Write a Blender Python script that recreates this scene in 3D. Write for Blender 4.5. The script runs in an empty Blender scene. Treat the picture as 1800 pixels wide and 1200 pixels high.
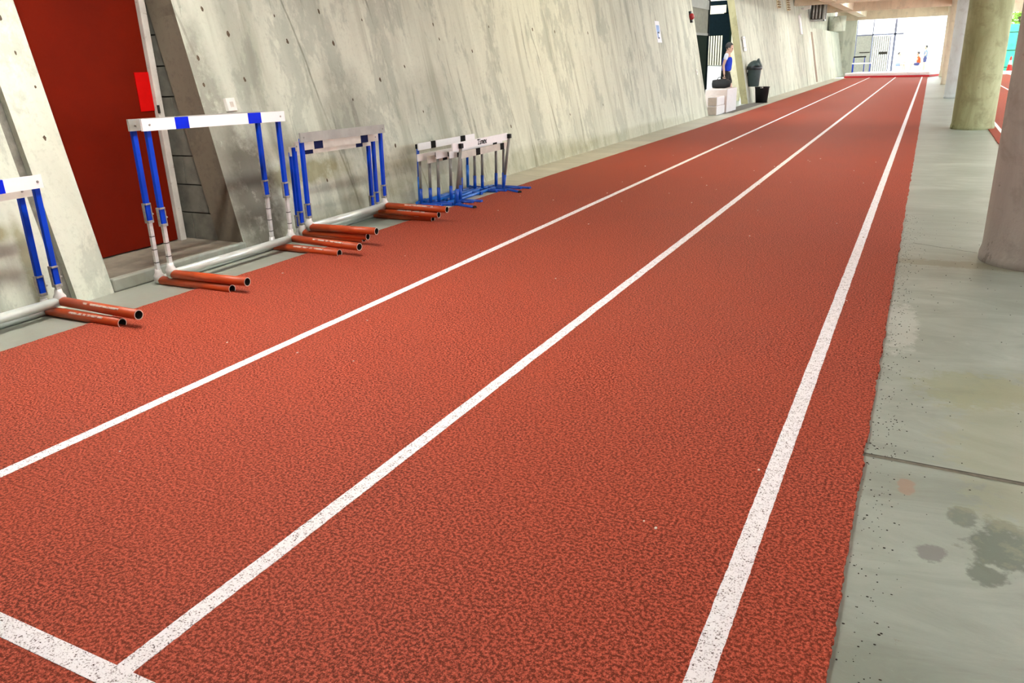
import bpy, bmesh, math, random
from mathutils import Vector, Matrix, noise as mnoise

random.seed(7)
S = bpy.context.scene
COL = S.collection
PI = math.pi

# ------------------------------------------------------------------ camera
CAM_H = 1.33
cam_d = bpy.data.cameras.new('camera')
cam_d.sensor_fit = 'HORIZONTAL'
cam_d.sensor_width = 36.0
cam_d.lens = 1364.014 * 36.0 / 1800.0
cam_d.clip_end = 400
cam = bpy.data.objects.new('camera', cam_d)
COL.objects.link(cam)
cx = Vector((0.89125539, 0.4521886, -0.03448634))
cdn = Vector((0.12315155, -0.31451277, -0.9412308))
cfw = Vector((-0.43646023, 0.83462997, -0.33599893))
m = Matrix.Identity(4)
for i in range(3):
    m[i][0] = cx[i]; m[i][1] = -cdn[i]; m[i][2] = -cfw[i]
m[2][3] = CAM_H
cam.matrix_world = m
S.camera = cam

# ------------------------------------------------------------------ world, sun, exposure
SKY_STRENGTH = 2.2
SUN_STRENGTH = 4.0
LAMP_STRENGTH = 34.0
EXPOSURE = 1.3
w = bpy.data.worlds.new('world'); S.world = w; w.use_nodes = True
bg = w.node_tree.nodes['Background']
bg.inputs['Color'].default_value = (0.93, 0.97, 1.0, 1)
bg.inputs['Strength'].default_value = SKY_STRENGTH
sun_d = bpy.data.lights.new('sun', 'SUN'); sun_d.energy = SUN_STRENGTH; sun_d.angle = 0.02
sun_d.color = (1.0, 0.97, 0.9)
sun = bpy.data.objects.new('sun', sun_d); COL.objects.link(sun)
sun.rotation_euler = (math.radians(-60), 0, math.radians(-6))
S.view_settings.view_transform = 'Standard'
S.view_settings.look = 'None'
S.view_settings.gamma = 1.0
S.view_settings.use_curve_mapping = False
S.view_settings.exposure = EXPOSURE

# ------------------------------------------------------------------ material helpers
def srgb(r, g, b):
    def f(c):
        c /= 255.0
        return c / 12.92 if c <= 0.04045 else ((c + 0.055) / 1.055) ** 2.4
    return (f(r), f(g), f(b), 1)

class NT:
    def __init__(self, name):
        self.m = bpy.data.materials.new(name); self.m.use_nodes = True
        self.t = self.m.node_tree; self.n = self.t.nodes; self.l = self.t.links
        self.p = self.n['Principled BSDF']
        self.tc = self.n.new('ShaderNodeTexCoord')
    def link(self, a, b): self.l.new(a, b)
    def mapping(self, scale, loc=(0, 0, 0), rot=(0, 0, 0), src=None):
        mp = self.n.new('ShaderNodeMapping')
        mp.inputs['Scale'].default_value = scale
        mp.inputs['Location'].default_value = loc
        mp.inputs['Rotation'].default_value = rot
        self.link(src or self.tc.outputs['Object'], mp.inputs['Vector'])
        return mp.outputs['Vector']
    def noise(self, scale, vec=None, detail=4, rough=0.6, dist=0.0):
        x = self.n.new('ShaderNodeTexNoise')
        x.inputs['Scale'].default_value = scale; x.inputs['Detail'].default_value = detail
        x.inputs['Roughness'].default_value = rough; x.inputs['Distortion'].default_value = dist
        self.link(vec or self.tc.outputs['Object'], x.inputs['Vector'])
        return x.outputs['Fac']
    def voronoi(self, scale, vec=None, out='Distance', rnd=1.0):
        x = self.n.new('ShaderNodeTexVoronoi'); x.inputs['Scale'].default_value = scale
        x.inputs['Randomness'].default_value = rnd
        self.link(vec or self.tc.outputs['Object'], x.inputs['Vector'])
        return x.outputs[out]
    def ramp(self, fac, stops):
        r = self.n.new('ShaderNodeValToRGB'); e = r.color_ramp.elements
        while len(e) < len(stops): e.new(0.5)
        for el, (pos, c) in zip(e, stops):
            el.position = pos
            el.color = c if len(c) == 4 else (*c, 1)
        self.link(fac, r.inputs['Fac'])
        return r.outputs['Color']
    def bw(self, fac, a, b, inv=False):
        c0, c1 = ((1, 1, 1, 1), (0, 0, 0, 1)) if inv else ((0, 0, 0, 1), (1, 1, 1, 1))
        return self.ramp(fac, [(a, c0), (b, c1)])
    def mix(self, fac, a, b, mode='MIX'):
        x = self.n.new('ShaderNodeMix'); x.data_type = 'RGBA'; x.blend_type = mode
        for v, i in ((fac, 0), (a, 6), (b, 7)):
            if isinstance(v, (int, float)): x.inputs[i].default_value = v
            elif isinstance(v, tuple): x.inputs[i].default_value = v
            else: self.link(v, x.inputs[i])
        return x.outputs[2]
    def math(self, op, a, b=0.0, clamp=False):
        x = self.n.new('ShaderNodeMath'); x.operation = op; x.use_clamp = clamp
        for v, i in ((a, 0), (b, 1)):
            if isinstance(v, (int, float)): x.inputs[i].default_value = v
            else: self.link(v, x.inputs[i])
        return x.outputs[0]
    def sep(self, vec=None):
        x = self.n.new('ShaderNodeSeparateXYZ'); self.link(vec or self.tc.outputs['Object'], x.inputs[0])
        return x.outputs
    def bump(self, h, strength=0.3, dist=0.01):
        b = self.n.new('ShaderNodeBump'); b.inputs['Strength'].default_value = strength
        b.inputs['Distance'].default_value = dist
        self.link(h, b.inputs['Height']); self.link(b.outputs['Normal'], self.p.inputs['Normal'])
    def color(self, c):
        if isinstance(c, tuple): self.p.inputs['Base Color'].default_value = c
        else: self.link(c, self.p.inputs['Base Color'])
    def set(self, rough=0.6, metal=0.0, spec=0.5):
        self.p.inputs['Roughness'].default_value = rough
        self.p.inputs['Metallic'].default_value = metal
        self.p.inputs['Specular IOR Level'].default_value = spec
    def spot(self, center, radii):
        """0..1 mask: 1 at centre falling to 0 at the ellipsoid of the given radii"""
        mp = self.n.new('ShaderNodeMapping'); mp.vector_type = 'POINT'
        mp.inputs['Scale'].default_value = tuple(1 / r for r in radii)
        mp.inputs['Location'].default_value = tuple(-c / r for c, r in zip(center, radii))
        self.link(self.tc.outputs['Object'], mp.inputs['Vector'])
        ln = self.n.new('ShaderNodeVectorMath'); ln.operation = 'LENGTH'
        self.link(mp.outputs['Vector'], ln.inputs[0])
        return self.math('SUBTRACT', 1.0, ln.outputs['Value'], clamp=True)

def simple(name, c, rough=0.5, metal=0.0, var=0.12, scale=12.0, spec=0.5, bump=0.0):
    t = NT(name)
    n = t.noise(scale, detail=5)
    dark = tuple(v * (1 - var) for v in c[:3]) + (1,)
    lite = tuple(min(1, v * (1 + var)) for v in c[:3]) + (1,)
    t.color(t.ramp(n, [(0.3, dark), (0.7, lite)]))
    t.set(rough, metal, spec)
    if bump: t.bump(n, bump, 0.004)
    return t.m

def worn(name, c, under, amount=0.5, rough=0.45, scale=25.0, metal=0.0):
    """paint with chipped and dirty spots of its own"""
    t = NT(name)
    n = t.noise(scale, detail=8, rough=0.75)
    mk = t.bw(n, 1 - amount * 0.8, 1 - amount * 0.8 + 0.06)
    n2 = t.noise(6.0, detail=4)
    dark = tuple(v * 0.8 for v in c[:3]) + (1,)
    base = t.ramp(n2, [(0.35, dark), (0.65, c)])
    t.color(t.mix(mk, base, under)); t.set(rough, metal)
    return t.m

# wall concrete: board marked, streaked, blotched, with its own stains
def wall_concrete(name, lo, hi, stains_and_shade=(), streak=1.0, warm=None):
    t = NT(name)
    big = t.noise(0.8, detail=5, rough=0.6)
    v_st = t.mapping((1.0, 1.9, 0.22), rot=(math.radians(9), 0, 0))
    st = t.noise(2.0, vec=v_st, detail=7, rough=0.65, dist=0.6)
    fine = t.noise(30, detail=8, rough=0.7)
    c = t.ramp(st, [(0.33, lo), (0.47, tuple((a + b) / 2 for a, b in zip(lo, hi))), (0.66, hi)])
    c = t.mix(t.bw(big, 0.35, 0.68), c, t.mix(0.55, c, hi))
    c = t.mix(t.bw(fine, 0.52, 0.66), c, t.mix(0.5, c, lo))
    # trickle marks
    v2 = t.mapping((1.0, 3.4, 0.16), rot=(math.radians(9), 0, 0), loc=(0, 3.1, 0))
    tr = t.noise(1.6, vec=v2, detail=5, rough=0.55, dist=0.3)
    msk = t.math('MULTIPLY', t.bw(tr, 0.55, 0.66), 0.85 * streak)
    c = t.mix(msk, c, (lo[0] * 0.62, lo[1] * 0.58, lo[2] * 0.48, 1))
    lt = t.math('MULTIPLY', t.bw(tr, 0.36, 0.28), 0.5 * streak)
    c = t.mix(lt, c, (min(1, hi[0] * 1.2), min(1, hi[1] * 1.2), min(1, hi[2] * 1.2), 1))
    # cool patches of cement skin
    patch = t.noise(1.5, vec=t.mapping((1, 1.5, 0.7), loc=(0, 7.3, 0), rot=(math.radians(10), 0, 0)), detail=9, rough=0.72, dist=0.15)
    c = t.mix(t.math('MULTIPLY', t.bw(patch, 0.52, 0.57), 0.33), c, (lo[0] * 0.85, lo[1] * 0.92, lo[2] * 1.0, 1))
    # form joints
    s = t.sep()
    wob = t.math('MULTIPLY', t.noise(0.9, detail=2), 0.22)
    yy = t.math('ADD', t.math('ADD', s[1], wob), t.math('MULTIPLY', s[2], 0.18))
    fr = t.math('FRACT', t.math('DIVIDE', yy, 1.21))
    ln = t.math('LESS_THAN', fr, 0.018)
    brk = t.bw(t.noise(1.3, detail=5), 0.42, 0.6)
    c = t.mix(t.math('MULTIPLY', t.math('MULTIPLY', ln, brk), 0.5), c, (lo[0] * 0.5, lo[1] * 0.48, lo[2] * 0.4, 1))
    edge = t.noise(5.0, detail=8, rough=0.7)
    for ctr, rad, colr, k in stains_and_shade:
        mk = t.spot(ctr, rad)
        mk = t.math('MULTIPLY', mk, t.math('ADD', t.math('MULTIPLY', edge, 3.2), -0.7), clamp=True)
        mk = t.math('MULTIPLY', t.math('MULTIPLY', mk, 2.2, clamp=True), k)
        c = t.mix(mk, c, colr)
    t.color(c); t.set(0.8, 0, 0.3)
    h = t.math('ADD', t.math('MULTIPLY', fine, 0.5), t.math('ADD', st, t.math('MULTIPLY', ln, -0.8)))
    t.bump(h, 0.35, 0.012)
    return t.m

def slab_concrete(name, lo, hi, stains_and_shade=()):
    t = NT(name)
    big = t.noise(1.1, detail=6, rough=0.6, dist=0.5)
    swirl = t.noise(2.2, vec=t.mapping((0.6, 1.6, 1)), detail=8, rough=0.65, dist=1.2)
    fine = t.noise(70, detail=6, rough=0.7)
    c = t.ramp(swirl, [(0.34, lo), (0.62, hi)])
    c = t.mix(t.bw(big, 0.36, 0.62), c, t.mix(0.5, c, lo))
    c = t.mix(t.bw(fine, 0.6, 0.72), c, t.mix(0.25, c, lo))
    wh = t.noise(6, vec=t.mapping((0.5, 1.4, 1), loc=(5, 2, 0)), detail=8, rough=0.75, dist=1.5)
    c = t.mix(t.math('MULTIPLY', t.bw(wh, 0.64, 0.74), 0.5), c, (min(1, hi[0] * 1.25), min(1, hi[1] * 1.25), min(1, hi[2] * 1.25), 1))
    edge = t.noise(16.0, detail=9, rough=0.68)
    for ctr, rad, colr, k in stains_and_shade:
        mk = t.math('ADD', t.spot(ctr, tuple(r * 1.25 for r in rad)), t.math('MULTIPLY', t.math('SUBTRACT', edge, 0.5), 1.5))
        mk = t.math('MULTIPLY', t.math('MULTIPLY', t.math('SUBTRACT', mk, 0.28), 5.0, clamp=True), k)
        c = t.mix(mk, c, colr)
    t.color(c); t.set(0.5, 0, 0.6)
    r = t.n.new('ShaderNodeMapRange'); t.link(swirl, r.inputs[0])
    r.inputs[3].default_value = 0.28; r.inputs[4].default_value = 0.55
    t.link(r.outputs[0], t.p.inputs['Roughness'])
    t.bump(t.math('ADD', big, t.math('MULTIPLY', fine, 0.15)), 0.25, 0.01)
    return t.m

def rubber(name):
    t = NT(name)
    g1 = t.voronoi(230)
    g2 = t.noise(225, detail=3, rough=0.65)
    g3 = t.noise(105, detail=4, rough=0.7)
    big = t.noise(1.2, detail=5, rough=0.6)
    c = t.ramp(g2, [(0.30, srgb(126, 50, 36)), (0.40, srgb(172, 78, 59)), (0.56, srgb(196, 94, 74)), (0.70, srgb(224, 134, 112))])
    c = t.mix(t.math('MULTIPLY', t.bw(g3, 0.54, 0.68), 0.35), c, srgb(150, 62, 42))
    pit = t.math('MULTIPLY', t.bw(g2, 0.41, 0.35), t.bw(g3, 0.44, 0.54))
    c = t.mix(t.math('MULTIPLY', pit, 0.85), c, srgb(64, 22, 14))
    c = t.mix(t.math('MULTIPLY', t.bw(big, 0.3, 0.7), 0.2), c, srgb(176, 74, 46))
    t.color(c); t.set(0.62, 0, 0.07)
    t.bump(t.math('ADD', t.math('MULTIPLY', g1, 0.6), t.math('MULTIPLY', g2, 1.4)), 0.25, 0.002)
    return t.m

def line_paint(name):
    t = NT(name)
    g2 = t.noise(190, detail=4, rough=0.7)
    g3 = t.noise(40, detail=4)
    fac = t.math('ADD', g2, t.math('MULTIPLY', g3, 0.35))
    c = t.ramp(fac, [(0.545, srgb(60, 40, 38)), (0.575, srgb(205, 200, 208)), (0.66, srgb(246, 245, 250))])
    t.color(c); t.set(0.7, 0, 0.3)
    t.bump(g2, 0.5, 0.003)
    return t.m

M = {}
WL = (0.215, 0.23, 0.185, 1); WH = (0.56, 0.585, 0.495, 1)
BR = (0.16, 0.14, 0.085, 1); DK = (0.13, 0.125, 0.10, 1); OL = (0.23, 0.215, 0.10, 1)
M['wall'] = wall_concrete('board_marked_concrete', WL, WH, [
    ((-4.76, 5.35, 0.50), (0.6, 0.75, 0.13), OL, 0.75),
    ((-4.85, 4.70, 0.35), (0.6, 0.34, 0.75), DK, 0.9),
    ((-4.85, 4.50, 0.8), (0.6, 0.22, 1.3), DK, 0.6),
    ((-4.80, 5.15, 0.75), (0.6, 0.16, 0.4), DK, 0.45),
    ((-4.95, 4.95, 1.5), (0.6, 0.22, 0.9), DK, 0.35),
    ((-4.75, 2.47, 0.50), (0.6, 0.30, 0.10), OL, 0.8),
    ((-4.70, 2.75, 0.25), (0.6, 0.06, 0.4), OL, 0.7),
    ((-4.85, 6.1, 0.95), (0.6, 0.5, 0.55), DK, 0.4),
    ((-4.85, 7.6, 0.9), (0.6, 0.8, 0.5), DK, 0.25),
    ((-4.68, 6.6, 0.30), (0.6, 1.2, 0.22), OL, 0.35),
    ((-4.68, 9.0, 0.1), (0.6, 4.5, 0.22), OL, 0.35),
    ((-4.66, 14.0, 0.05), (0.6, 5.0, 0.16), OL, 0.3),
])
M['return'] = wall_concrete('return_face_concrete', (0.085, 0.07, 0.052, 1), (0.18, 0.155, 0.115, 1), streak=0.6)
M['moss_return'] = wall_concrete('stained_return_concrete', (0.22, 0.21, 0.11, 1), (0.40, 0.375, 0.22, 1))
M['groove'] = simple('groove_concrete', (0.16, 0.155, 0.13, 1), 0.9, var=0.35, scale=15)
M['pitting'] = simple('rusty_tie_hole', (0.085, 0.06, 0.035, 1), 0.9, var=0.4, scale=60)
M['slab'] = slab_concrete('worn_floor_concrete', (0.23, 0.27, 0.235, 1), (0.38, 0.44, 0.395, 1), [
    ((0.36, 2.30, 0), (0.12, 0.17, 1), (0.12, 0.155, 0.125, 1), 0.9),
    ((0.26, 2.42, 0), (0.05, 0.07, 1), (0.13, 0.165, 0.135, 1), 0.8),
    ((0.31, 2.13, 0), (0.06, 0.06, 1), (0.12, 0.155, 0.125, 1), 0.85),
    ((0.17, 2.18, 0), (0.045, 0.05, 1), (0.17, 0.18, 0.175, 1), 0.8),
    ((0.10, 2.55, 0), (0.03, 0.07, 1), (0.35, 0.21, 0.14, 1), 0.6),
    ((0.35, 3.5, 0), (0.30, 0.25, 1), (0.24, 0.26, 0.13, 1), 0.5),
    ((0.03, 4.3, 0), (0.10, 0.5, 1), (0.55, 0.60, 0.56, 1), 0.5),
    ((0.4, 5.75, 0), (0.8, 0.12, 1), (0.22, 0.22, 0.15, 1), 0.65),  # olive band: the first column's shadow painted into the slab colour
    ((0.5, 3.0, 0), (0.35, 0.9, 1), (0.33, 0.35, 0.22, 1), 0.4),
    ((-4.4, 3.0, 0), (0.6, 2.2, 1), (0.27, 0.25, 0.20, 1), 0.5),
])
M['recess_floor'] = simple('recess_floor_concrete', (0.20, 0.175, 0.135, 1), 0.75, var=0.3, scale=6, bump=0.2)
M['joint'] = simple('dirty_floor_joint', (0.16, 0.155, 0.12, 1), 0.9, var=0.3, scale=30)
M['crack'] = simple('floor_crack', (0.06, 0.06, 0.05, 1), 0.95)
M['track'] = rubber('red_rubber_granules')
M['line'] = line_paint('white_line_paint')
M['crumb'] = simple('black_rubber_crumb', (0.03, 0.028, 0.022, 1), 0.9, var=0.4)
M['fleck'] = simple('pale_fleck', (0.72, 0.62, 0.55, 1), 0.8)
M['door'] = simple('dark_red_door_paint', srgb(98, 17, 0), 0.7, var=0.14, scale=3, spec=0.08)
M['door_patch'] = simple('bright_red_paint', srgb(190, 4, 2), 0.6, var=0.08, spec=0.1)
M['frame_white'] = worn('chipped_white_paint', (0.62, 0.60, 0.55, 1), (0.3, 0.25, 0.2, 1), 0.5)
M['cmu'] = simple('grey_block', (0.145, 0.14, 0.115, 1), 0.85, var=0.28, scale=9, bump=0.2)
M['mortar'] = simple('dark_mortar', (0.035, 0.033, 0.028, 1), 0.9)
M['blue'] = worn('blue_post_paint', srgb(0, 62, 200), srgb(2, 28, 112), 0.36, rough=0.5)
M['blue'].node_tree.nodes['Principled BSDF'].inputs['Specular IOR Level'].default_value = .15
M['stripe_blue'] = simple('blue_board_stripe', srgb(0, 34, 214), 0.5, var=0.08, spec=.1)
M['navy'] = simple('navy_board_stripe', srgb(5, 16, 64), 0.6, var=0.1, spec=.1)
M['black_stripe'] = simple('black_board_stripe', (0.006, 0.006, 0.006, 1), 0.7, spec=.08)
M['board'] = simple('white_board', (0.86, 0.86, 0.88, 1), 0.4, var=0.04, scale=5)
M['board_old'] = worn('aged_white_board', (0.62, 0.57, 0.50, 1), (0.42, 0.38, 0.33, 1), 0.42, scale=18)
M['board_grey'] = worn('weathered_grey_board', (0.36, 0.36, 0.33, 1), (0.56, 0.56, 0.54, 1), 0.36, scale=14, rough=0.4)
M['silver'] = simple('silver_tube', (0.66, 0.72, 0.69, 1), 0.3, metal=0.35, var=0.08, scale=8)
M['alu'] = simple('dull_aluminium', (0.62, 0.61, 0.60, 1), 0.5, metal=0.25, var=0.15, scale=20)
M['bracket'] = simple('cast_bracket', (0.30, 0.29, 0.27, 1), 0.5, metal=0.4, var=0.3, scale=30)
M['rust'] = worn('orange_red_foot_paint', srgb(186, 72, 26), srgb(96, 38, 18), 0.4, rough=0.45, scale=16)
M['dark_in'] = simple('tube_inside', (0.02, 0.018, 0.016, 1), 0.9)
M['sticker'] = worn('torn_pale_sticker', (0.62, 0.5, 0.44, 1), srgb(160, 60, 30), 0.62, scale=30)
M['steel_rim'] = simple('bare_steel_rim', (0.6, 0.55, 0.5, 1), 0.4, metal=0.6)
M['blue_base'] = simple('sky_blue_base_paint', srgb(10, 104, 205), 0.3, var=0.12, spec=0.6)
M['blue_base_dark'] = simple('deep_blue_base_paint', srgb(0, 72, 180), 0.35, var=0.12)
M['grey_post'] = worn('dull_grey_post', (0.24, 0.235, 0.215, 1), (0.12, 0.11, 0.09, 1), 0.42)
M['black_plastic'] = simple('black_plastic', (0.008, 0.008, 0.009, 1), 0.55, spec=.2)
M['white_plastic'] = simple('white_plastic', (0.75, 0.74, 0.70, 1), 0.45, var=0.05)
M['paper'] = simple('white_paper', (0.80, 0.83, 0.88, 1), 0.7, var=0.03)
M['print_blue'] = simple('blue_print', (0.30, 0.45, 0.75, 1), 0.7)
M['print_dark'] = simple('dark_print', (0.08, 0.1, 0.18, 1), 0.7)
M['alarm_red'] = simple('alarm_red', srgb(150, 30, 34), 0.35)
M['gate_dark'] = simple('dark_teal_steel', (0.003, 0.009, 0.012, 1), 0.8, var=0.2, spec=0.05)
M['gate_green'] = simple('dark_green_panel', (0.008, 0.018, 0.012, 1), 0.8, spec=0.05)
M['gate_grey'] = simple('grey_green_panel', (0.15, 0.16, 0.115, 1), 0.6, var=0.2)
M['gate_trim'] = simple('grey_gate_trim', (0.20, 0.22, 0.20, 1), 0.5)
M['cream'] = simple('cream_wall_paint', (0.85, 0.78, 0.60, 1), 0.8)
M['cream_slat'] = simple('pale_timber_slat', (0.75, 0.68, 0.5, 1), 0.7)
M['box_white'] = simple('white_foam', (0.62, 0.62, 0.64, 1), 0.6, var=0.05)
M['box_pink'] = simple('pinkish_foam_end', (0.52, 0.44, 0.40, 1), 0.6, var=0.08)
M['fabric_black'] = simple('black_fabric', (0.008, 0.009, 0.010, 1), 0.8)
M['bin_grey'] = simple('dark_grey_green_plastic', srgb(52, 70, 70), 0.5)
M['bin_lid'] = simple('dark_bin_lid', srgb(20, 28, 34), 0.35)
M['skin'] = simple('skin', (0.62, 0.40, 0.30, 1), 0.5, var=0.06)
M['hair'] = simple('dark_grey_hair', (0.06, 0.06, 0.06, 1), 0.7, var=0.4, scale=60)
M['singlet'] = simple('blue_singlet', srgb(18, 60, 200), 0.8)
M['shirt'] = simple('pale_shirt', (0.72, 0.78, 0.9, 1), 0.8)
M['orange_shirt'] = simple('orange_shirt', srgb(240, 90, 40), 0.8)
M['grey_shirt'] = simple('grey_blue_shirt', srgb(120, 135, 160), 0.8)
M['trousers'] = simple('dark_blue_shorts', srgb(70, 75, 120), 0.8)
M['mat_white'] = simple('white_mat_cover', (0.85, 0.82, 0.86, 1), 0.6, var=0.05)
M['mat_red'] = simple('red_mat_edge', srgb(196, 24, 44), 0.5)
M['ceil'] = wall_concrete('ceiling_concrete', (0.52, 0.46, 0.36, 1), (0.72, 0.66, 0.53, 1), streak=0.4)
M['beam'] = wall_concrete('beam_concrete', (0.50, 0.40, 0.29, 1), (0.68, 0.58, 0.44, 1), streak=0.4)
M['steel'] = simple('galvanised_steel', (0.5, 0.52, 0.53, 1), 0.4, metal=0.5, var=0.2)
M['dark_steel'] = simple('dark_steel', (0.05, 0.045, 0.035, 1), 0.6)
M['rust_vent'] = simple('rusty_vent', (0.34, 0.25, 0.13, 1), 0.8, var=0.4, scale=30)
M['ribbed'] = simple('pale_ribbed_sheet', (0.74, 0.78, 0.77, 1), 0.5)
M['panel_grey'] = simple('pale_grey_panel', (0.62, 0.65, 0.60, 1), 0.6)
M['post_blue'] = simple('blue_grey_post', (0.25, 0.28, 0.42, 1), 0.5)
M['cone'] = simple('red_orange_cone', srgb(232, 40, 24), 0.5)
M['asphalt'] = simple('pale_outdoor_paving', (0.72, 0.72, 0.70, 1), 0.85, var=0.06, scale=2)
M['bark'] = simple('bark', (0.10, 0.07, 0.045, 1), 0.9, var=0.3)
M['leaf'] = simple('leaf_green', srgb(120, 165, 40), 0.6, var=0.35, scale=3)
M['slot_brown'] = simple('brown_door_paint', (0.22, 0.15, 0.10, 1), 0.7)
for nm, colr, k in (('lamp', (1.0, 0.985, 0.92, 1), 0.75), ('lamp_warm', (1.0, 0.86, 0.56, 1), 0.7), ('lamp_near', (1.0, 0.97, 0.90, 1), 1.7), ('lamp_far', (1.0, 0.97, 0.90, 1), 1.1)):
    t = NT(nm + '_diffuser')
    t.color((0.9, 0.9, 0.85, 1))
    t.p.inputs['Emission Color'].default_value = colr
    t.p.inputs['Emission Strength'].default_value = LAMP_STRENGTH * k
    M[nm] = t.m
t = NT('green_mesh_fabric')
t.color(t.ramp(t.noise(3), [(0.3, (0.10, 0.52, 0.40, 1)), (0.7, (0.2, 0.68, 0.52, 1))])); t.set(0.8)
t.p.inputs['Transmission Weight'].default_value = 0.0
tr_ = t.n.new('ShaderNodeBsdfTranslucent'); tr_.inputs['Color'].default_value = (0.25, 0.8, 0.6, 1)
mx_ = t.n.new('ShaderNodeMixShader'); mx_.inputs[0].default_value = 0.5
t.link(t.p.outputs[0], mx_.inputs[1]); t.link(tr_.outputs[0], mx_.inputs[2])
t.link(mx_.outputs[0], t.n['Material Output'].inputs['Surface'])
M['mesh_green'] = t.m

def column_mat(name, lo, hi, dirt):
    t = NT(name)
    st = t.noise(2.4, vec=t.mapping((1.5, 1.5, 0.35)), detail=7, rough=0.65, dist=0.7)
    bl = t.noise(4.0, detail=6, rough=0.65, dist=0.4)
    c = t.ramp(st, [(0.35, lo), (0.64, hi)])
    c = t.mix(t.math('MULTIPLY', t.bw(bl, 0.52, 0.66), 0.7), c, dirt)
    c = t.mix(t.math('MULTIPLY', t.bw(bl, 0.36, 0.28), 0.4), c, (min(1, hi[0] * 1.3), min(1, hi[1] * 1.3), min(1, hi[2] * 1.3), 1))
    t.color(c); t.set(0.8, 0, 0.3)
    t.bump(t.math('ADD', bl, t.noise(60, detail=6)), 0.3, 0.008)
    return t.m
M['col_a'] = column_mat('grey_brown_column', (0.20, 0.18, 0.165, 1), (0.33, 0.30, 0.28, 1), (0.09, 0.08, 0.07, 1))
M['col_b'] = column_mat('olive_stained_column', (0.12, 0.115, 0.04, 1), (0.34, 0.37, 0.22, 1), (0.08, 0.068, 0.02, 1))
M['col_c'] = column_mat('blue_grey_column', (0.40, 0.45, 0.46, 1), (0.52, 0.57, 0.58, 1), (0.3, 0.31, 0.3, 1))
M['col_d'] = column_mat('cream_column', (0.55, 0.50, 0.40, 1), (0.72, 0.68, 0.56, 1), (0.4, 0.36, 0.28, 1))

# ------------------------------------------------------------------ mesh helpers
class MB:
    """collects shapes for ONE mesh object"""
    def __init__(self): self.bm = bmesh.new(); self.mi = 0
    def slot(self, i): self.mi = i; return self
    def _face(self, vs):
        try: f = self.bm.faces.new(vs)
        except ValueError: return None
        f.material_index = self.mi
        return f
    def poly(self, pts): return self._face([self.bm.verts.new(p) for p in pts])
    def hexa(self, a, b):
        """solid between two 4-point loops"""
        va = [self.bm.verts.new(p) for p in a]; vb = [self.bm.verts.new(p) for p in b]
        self._face(va[::-1]); self._face(vb)
        for i in range(4):
            j = (i + 1) % 4
            self._face([va[i], va[j], vb[j], vb[i]])
        return self
    def box(self, lo, hi, rot=None, piv=None):
        x0, y0, z0 = lo; x1, y1, z1 = hi
        a = [(x0, y0, z0), (x1, y0, z0), (x1, y1, z0), (x0, y1, z0)]
        b = [(x, y, z1) for x, y, _ in a]
        if rot is not None:
            pv = Vector(piv or (0, 0, 0))
            a = [rot @ (Vector(p) - pv) + pv for p in a]; b = [rot @ (Vector(p) - pv) + pv for p in b]
        return self.hexa(a, b)
    def tube(self, path, r, seg=14, caps=True, r_end=None):
        path = [Vector(p) for p in path]
        rings = []
        n = len(path)
        for i, p in enumerate(path):
            d = (path[min(i + 1, n - 1)] - path[max(i - 1, 0)]).normalized()
            up = Vector((0, 0, 1)) if abs(d.z) < 0.9 else Vector((1, 0, 0))
            u = d.cross(up).normalized(); v = d.cross(u).normalized()
            rr = r if r_end is None else r + (r_end - r) * i / (n - 1)
            rings.append([self.bm.verts.new(p + rr * (math.cos(2 * PI * k / seg) * u + math.sin(2 * PI * k / seg) * v)) for k in range(seg)])
        for a, b in zip(rings, rings[1:]):
            for k in range(seg):
                f = self._face([a[k], a[(k + 1) % seg], b[(k + 1) % seg], b[k]])
                if f: f.smooth = True
        if caps:
            self._face(rings[0][::-1]); self._face(rings[-1])
        return rings
    def lathe(self, prof, seg=32, axis='Z', at=(0, 0, 0), close=True):
        at = Vector(at); rings = []
        for r, z in prof:
            ring = []
            for k in range(seg):
                a = 2 * PI * k / seg
                p = (r * math.cos(a), r * math.sin(a), z)
                if axis == 'Y': p = (p[0], z, p[1])
                if axis == 'X': p = (z, p[0], p[1])
                ring.append(self.bm.verts.new(at + Vector(p)))
            rings.append(ring)
        for a, b in zip(rings, rings[1:]):
            for k in range(seg):
                f = self._face([a[k], a[(k + 1) % seg], b[(k + 1) % seg], b[k]])
                if f: f.smooth = True
        if close:
            self._face(rings[0][::-1]); self._face(rings[-1])
        return self
    def ball(self, c, r, sub=2, scale=(1, 1, 1)):
        res = bmesh.ops.create_icosphere(self.bm, subdivisions=sub, radius=r)
        for v in res['verts']:
            v.co = Vector((v.co.x * scale[0], v.co.y * scale[1], v.co.z * scale[2])) + Vector(c)
        for v in res['verts']:
            for f in v.link_faces: f.material_index = self.mi; f.smooth = True
        return self
    def build(self, name, mats, parent=None, bevel=0.0, label=None):
        me = bpy.data.meshes.new(name)
        bmesh.ops.recalc_face_normals(self.bm, faces=self.bm.faces)
        self.bm.to_mesh(me); self.bm.free()
        for mt in (mats if isinstance(mats, (list, tuple)) else [mats]): me.materials.append(mt)
        o = bpy.data.objects.new(name, me); COL.objects.link(o)
        if parent is not None: o.parent = parent
        if bevel:
            bv = o.modifiers.new('bevel', 'BEVEL'); bv.width = bevel; bv.segments = 2; bv.limit_method = 'ANGLE'
        if label: o['label'] = label
        return o

def thing(name, label, cat, loc=(0, 0, 0), rz=0.0, group=None):
    o = bpy.data.objects.new(name, None); COL.objects.link(o)
    o.location = loc; o.rotation_euler = (0, 0, rz); o.empty_display_size = 0.1
    tag(o, label, cat, group)
    return o

def tag(o, label, cat, group=None):
    o['label'] = label; o['category'] = cat
    if group: o['group'] = group
    return o

def struct(o, label, cat):
    o['kind'] = 'structure'; o['label'] = label; o['category'] = cat
    return o

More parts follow.
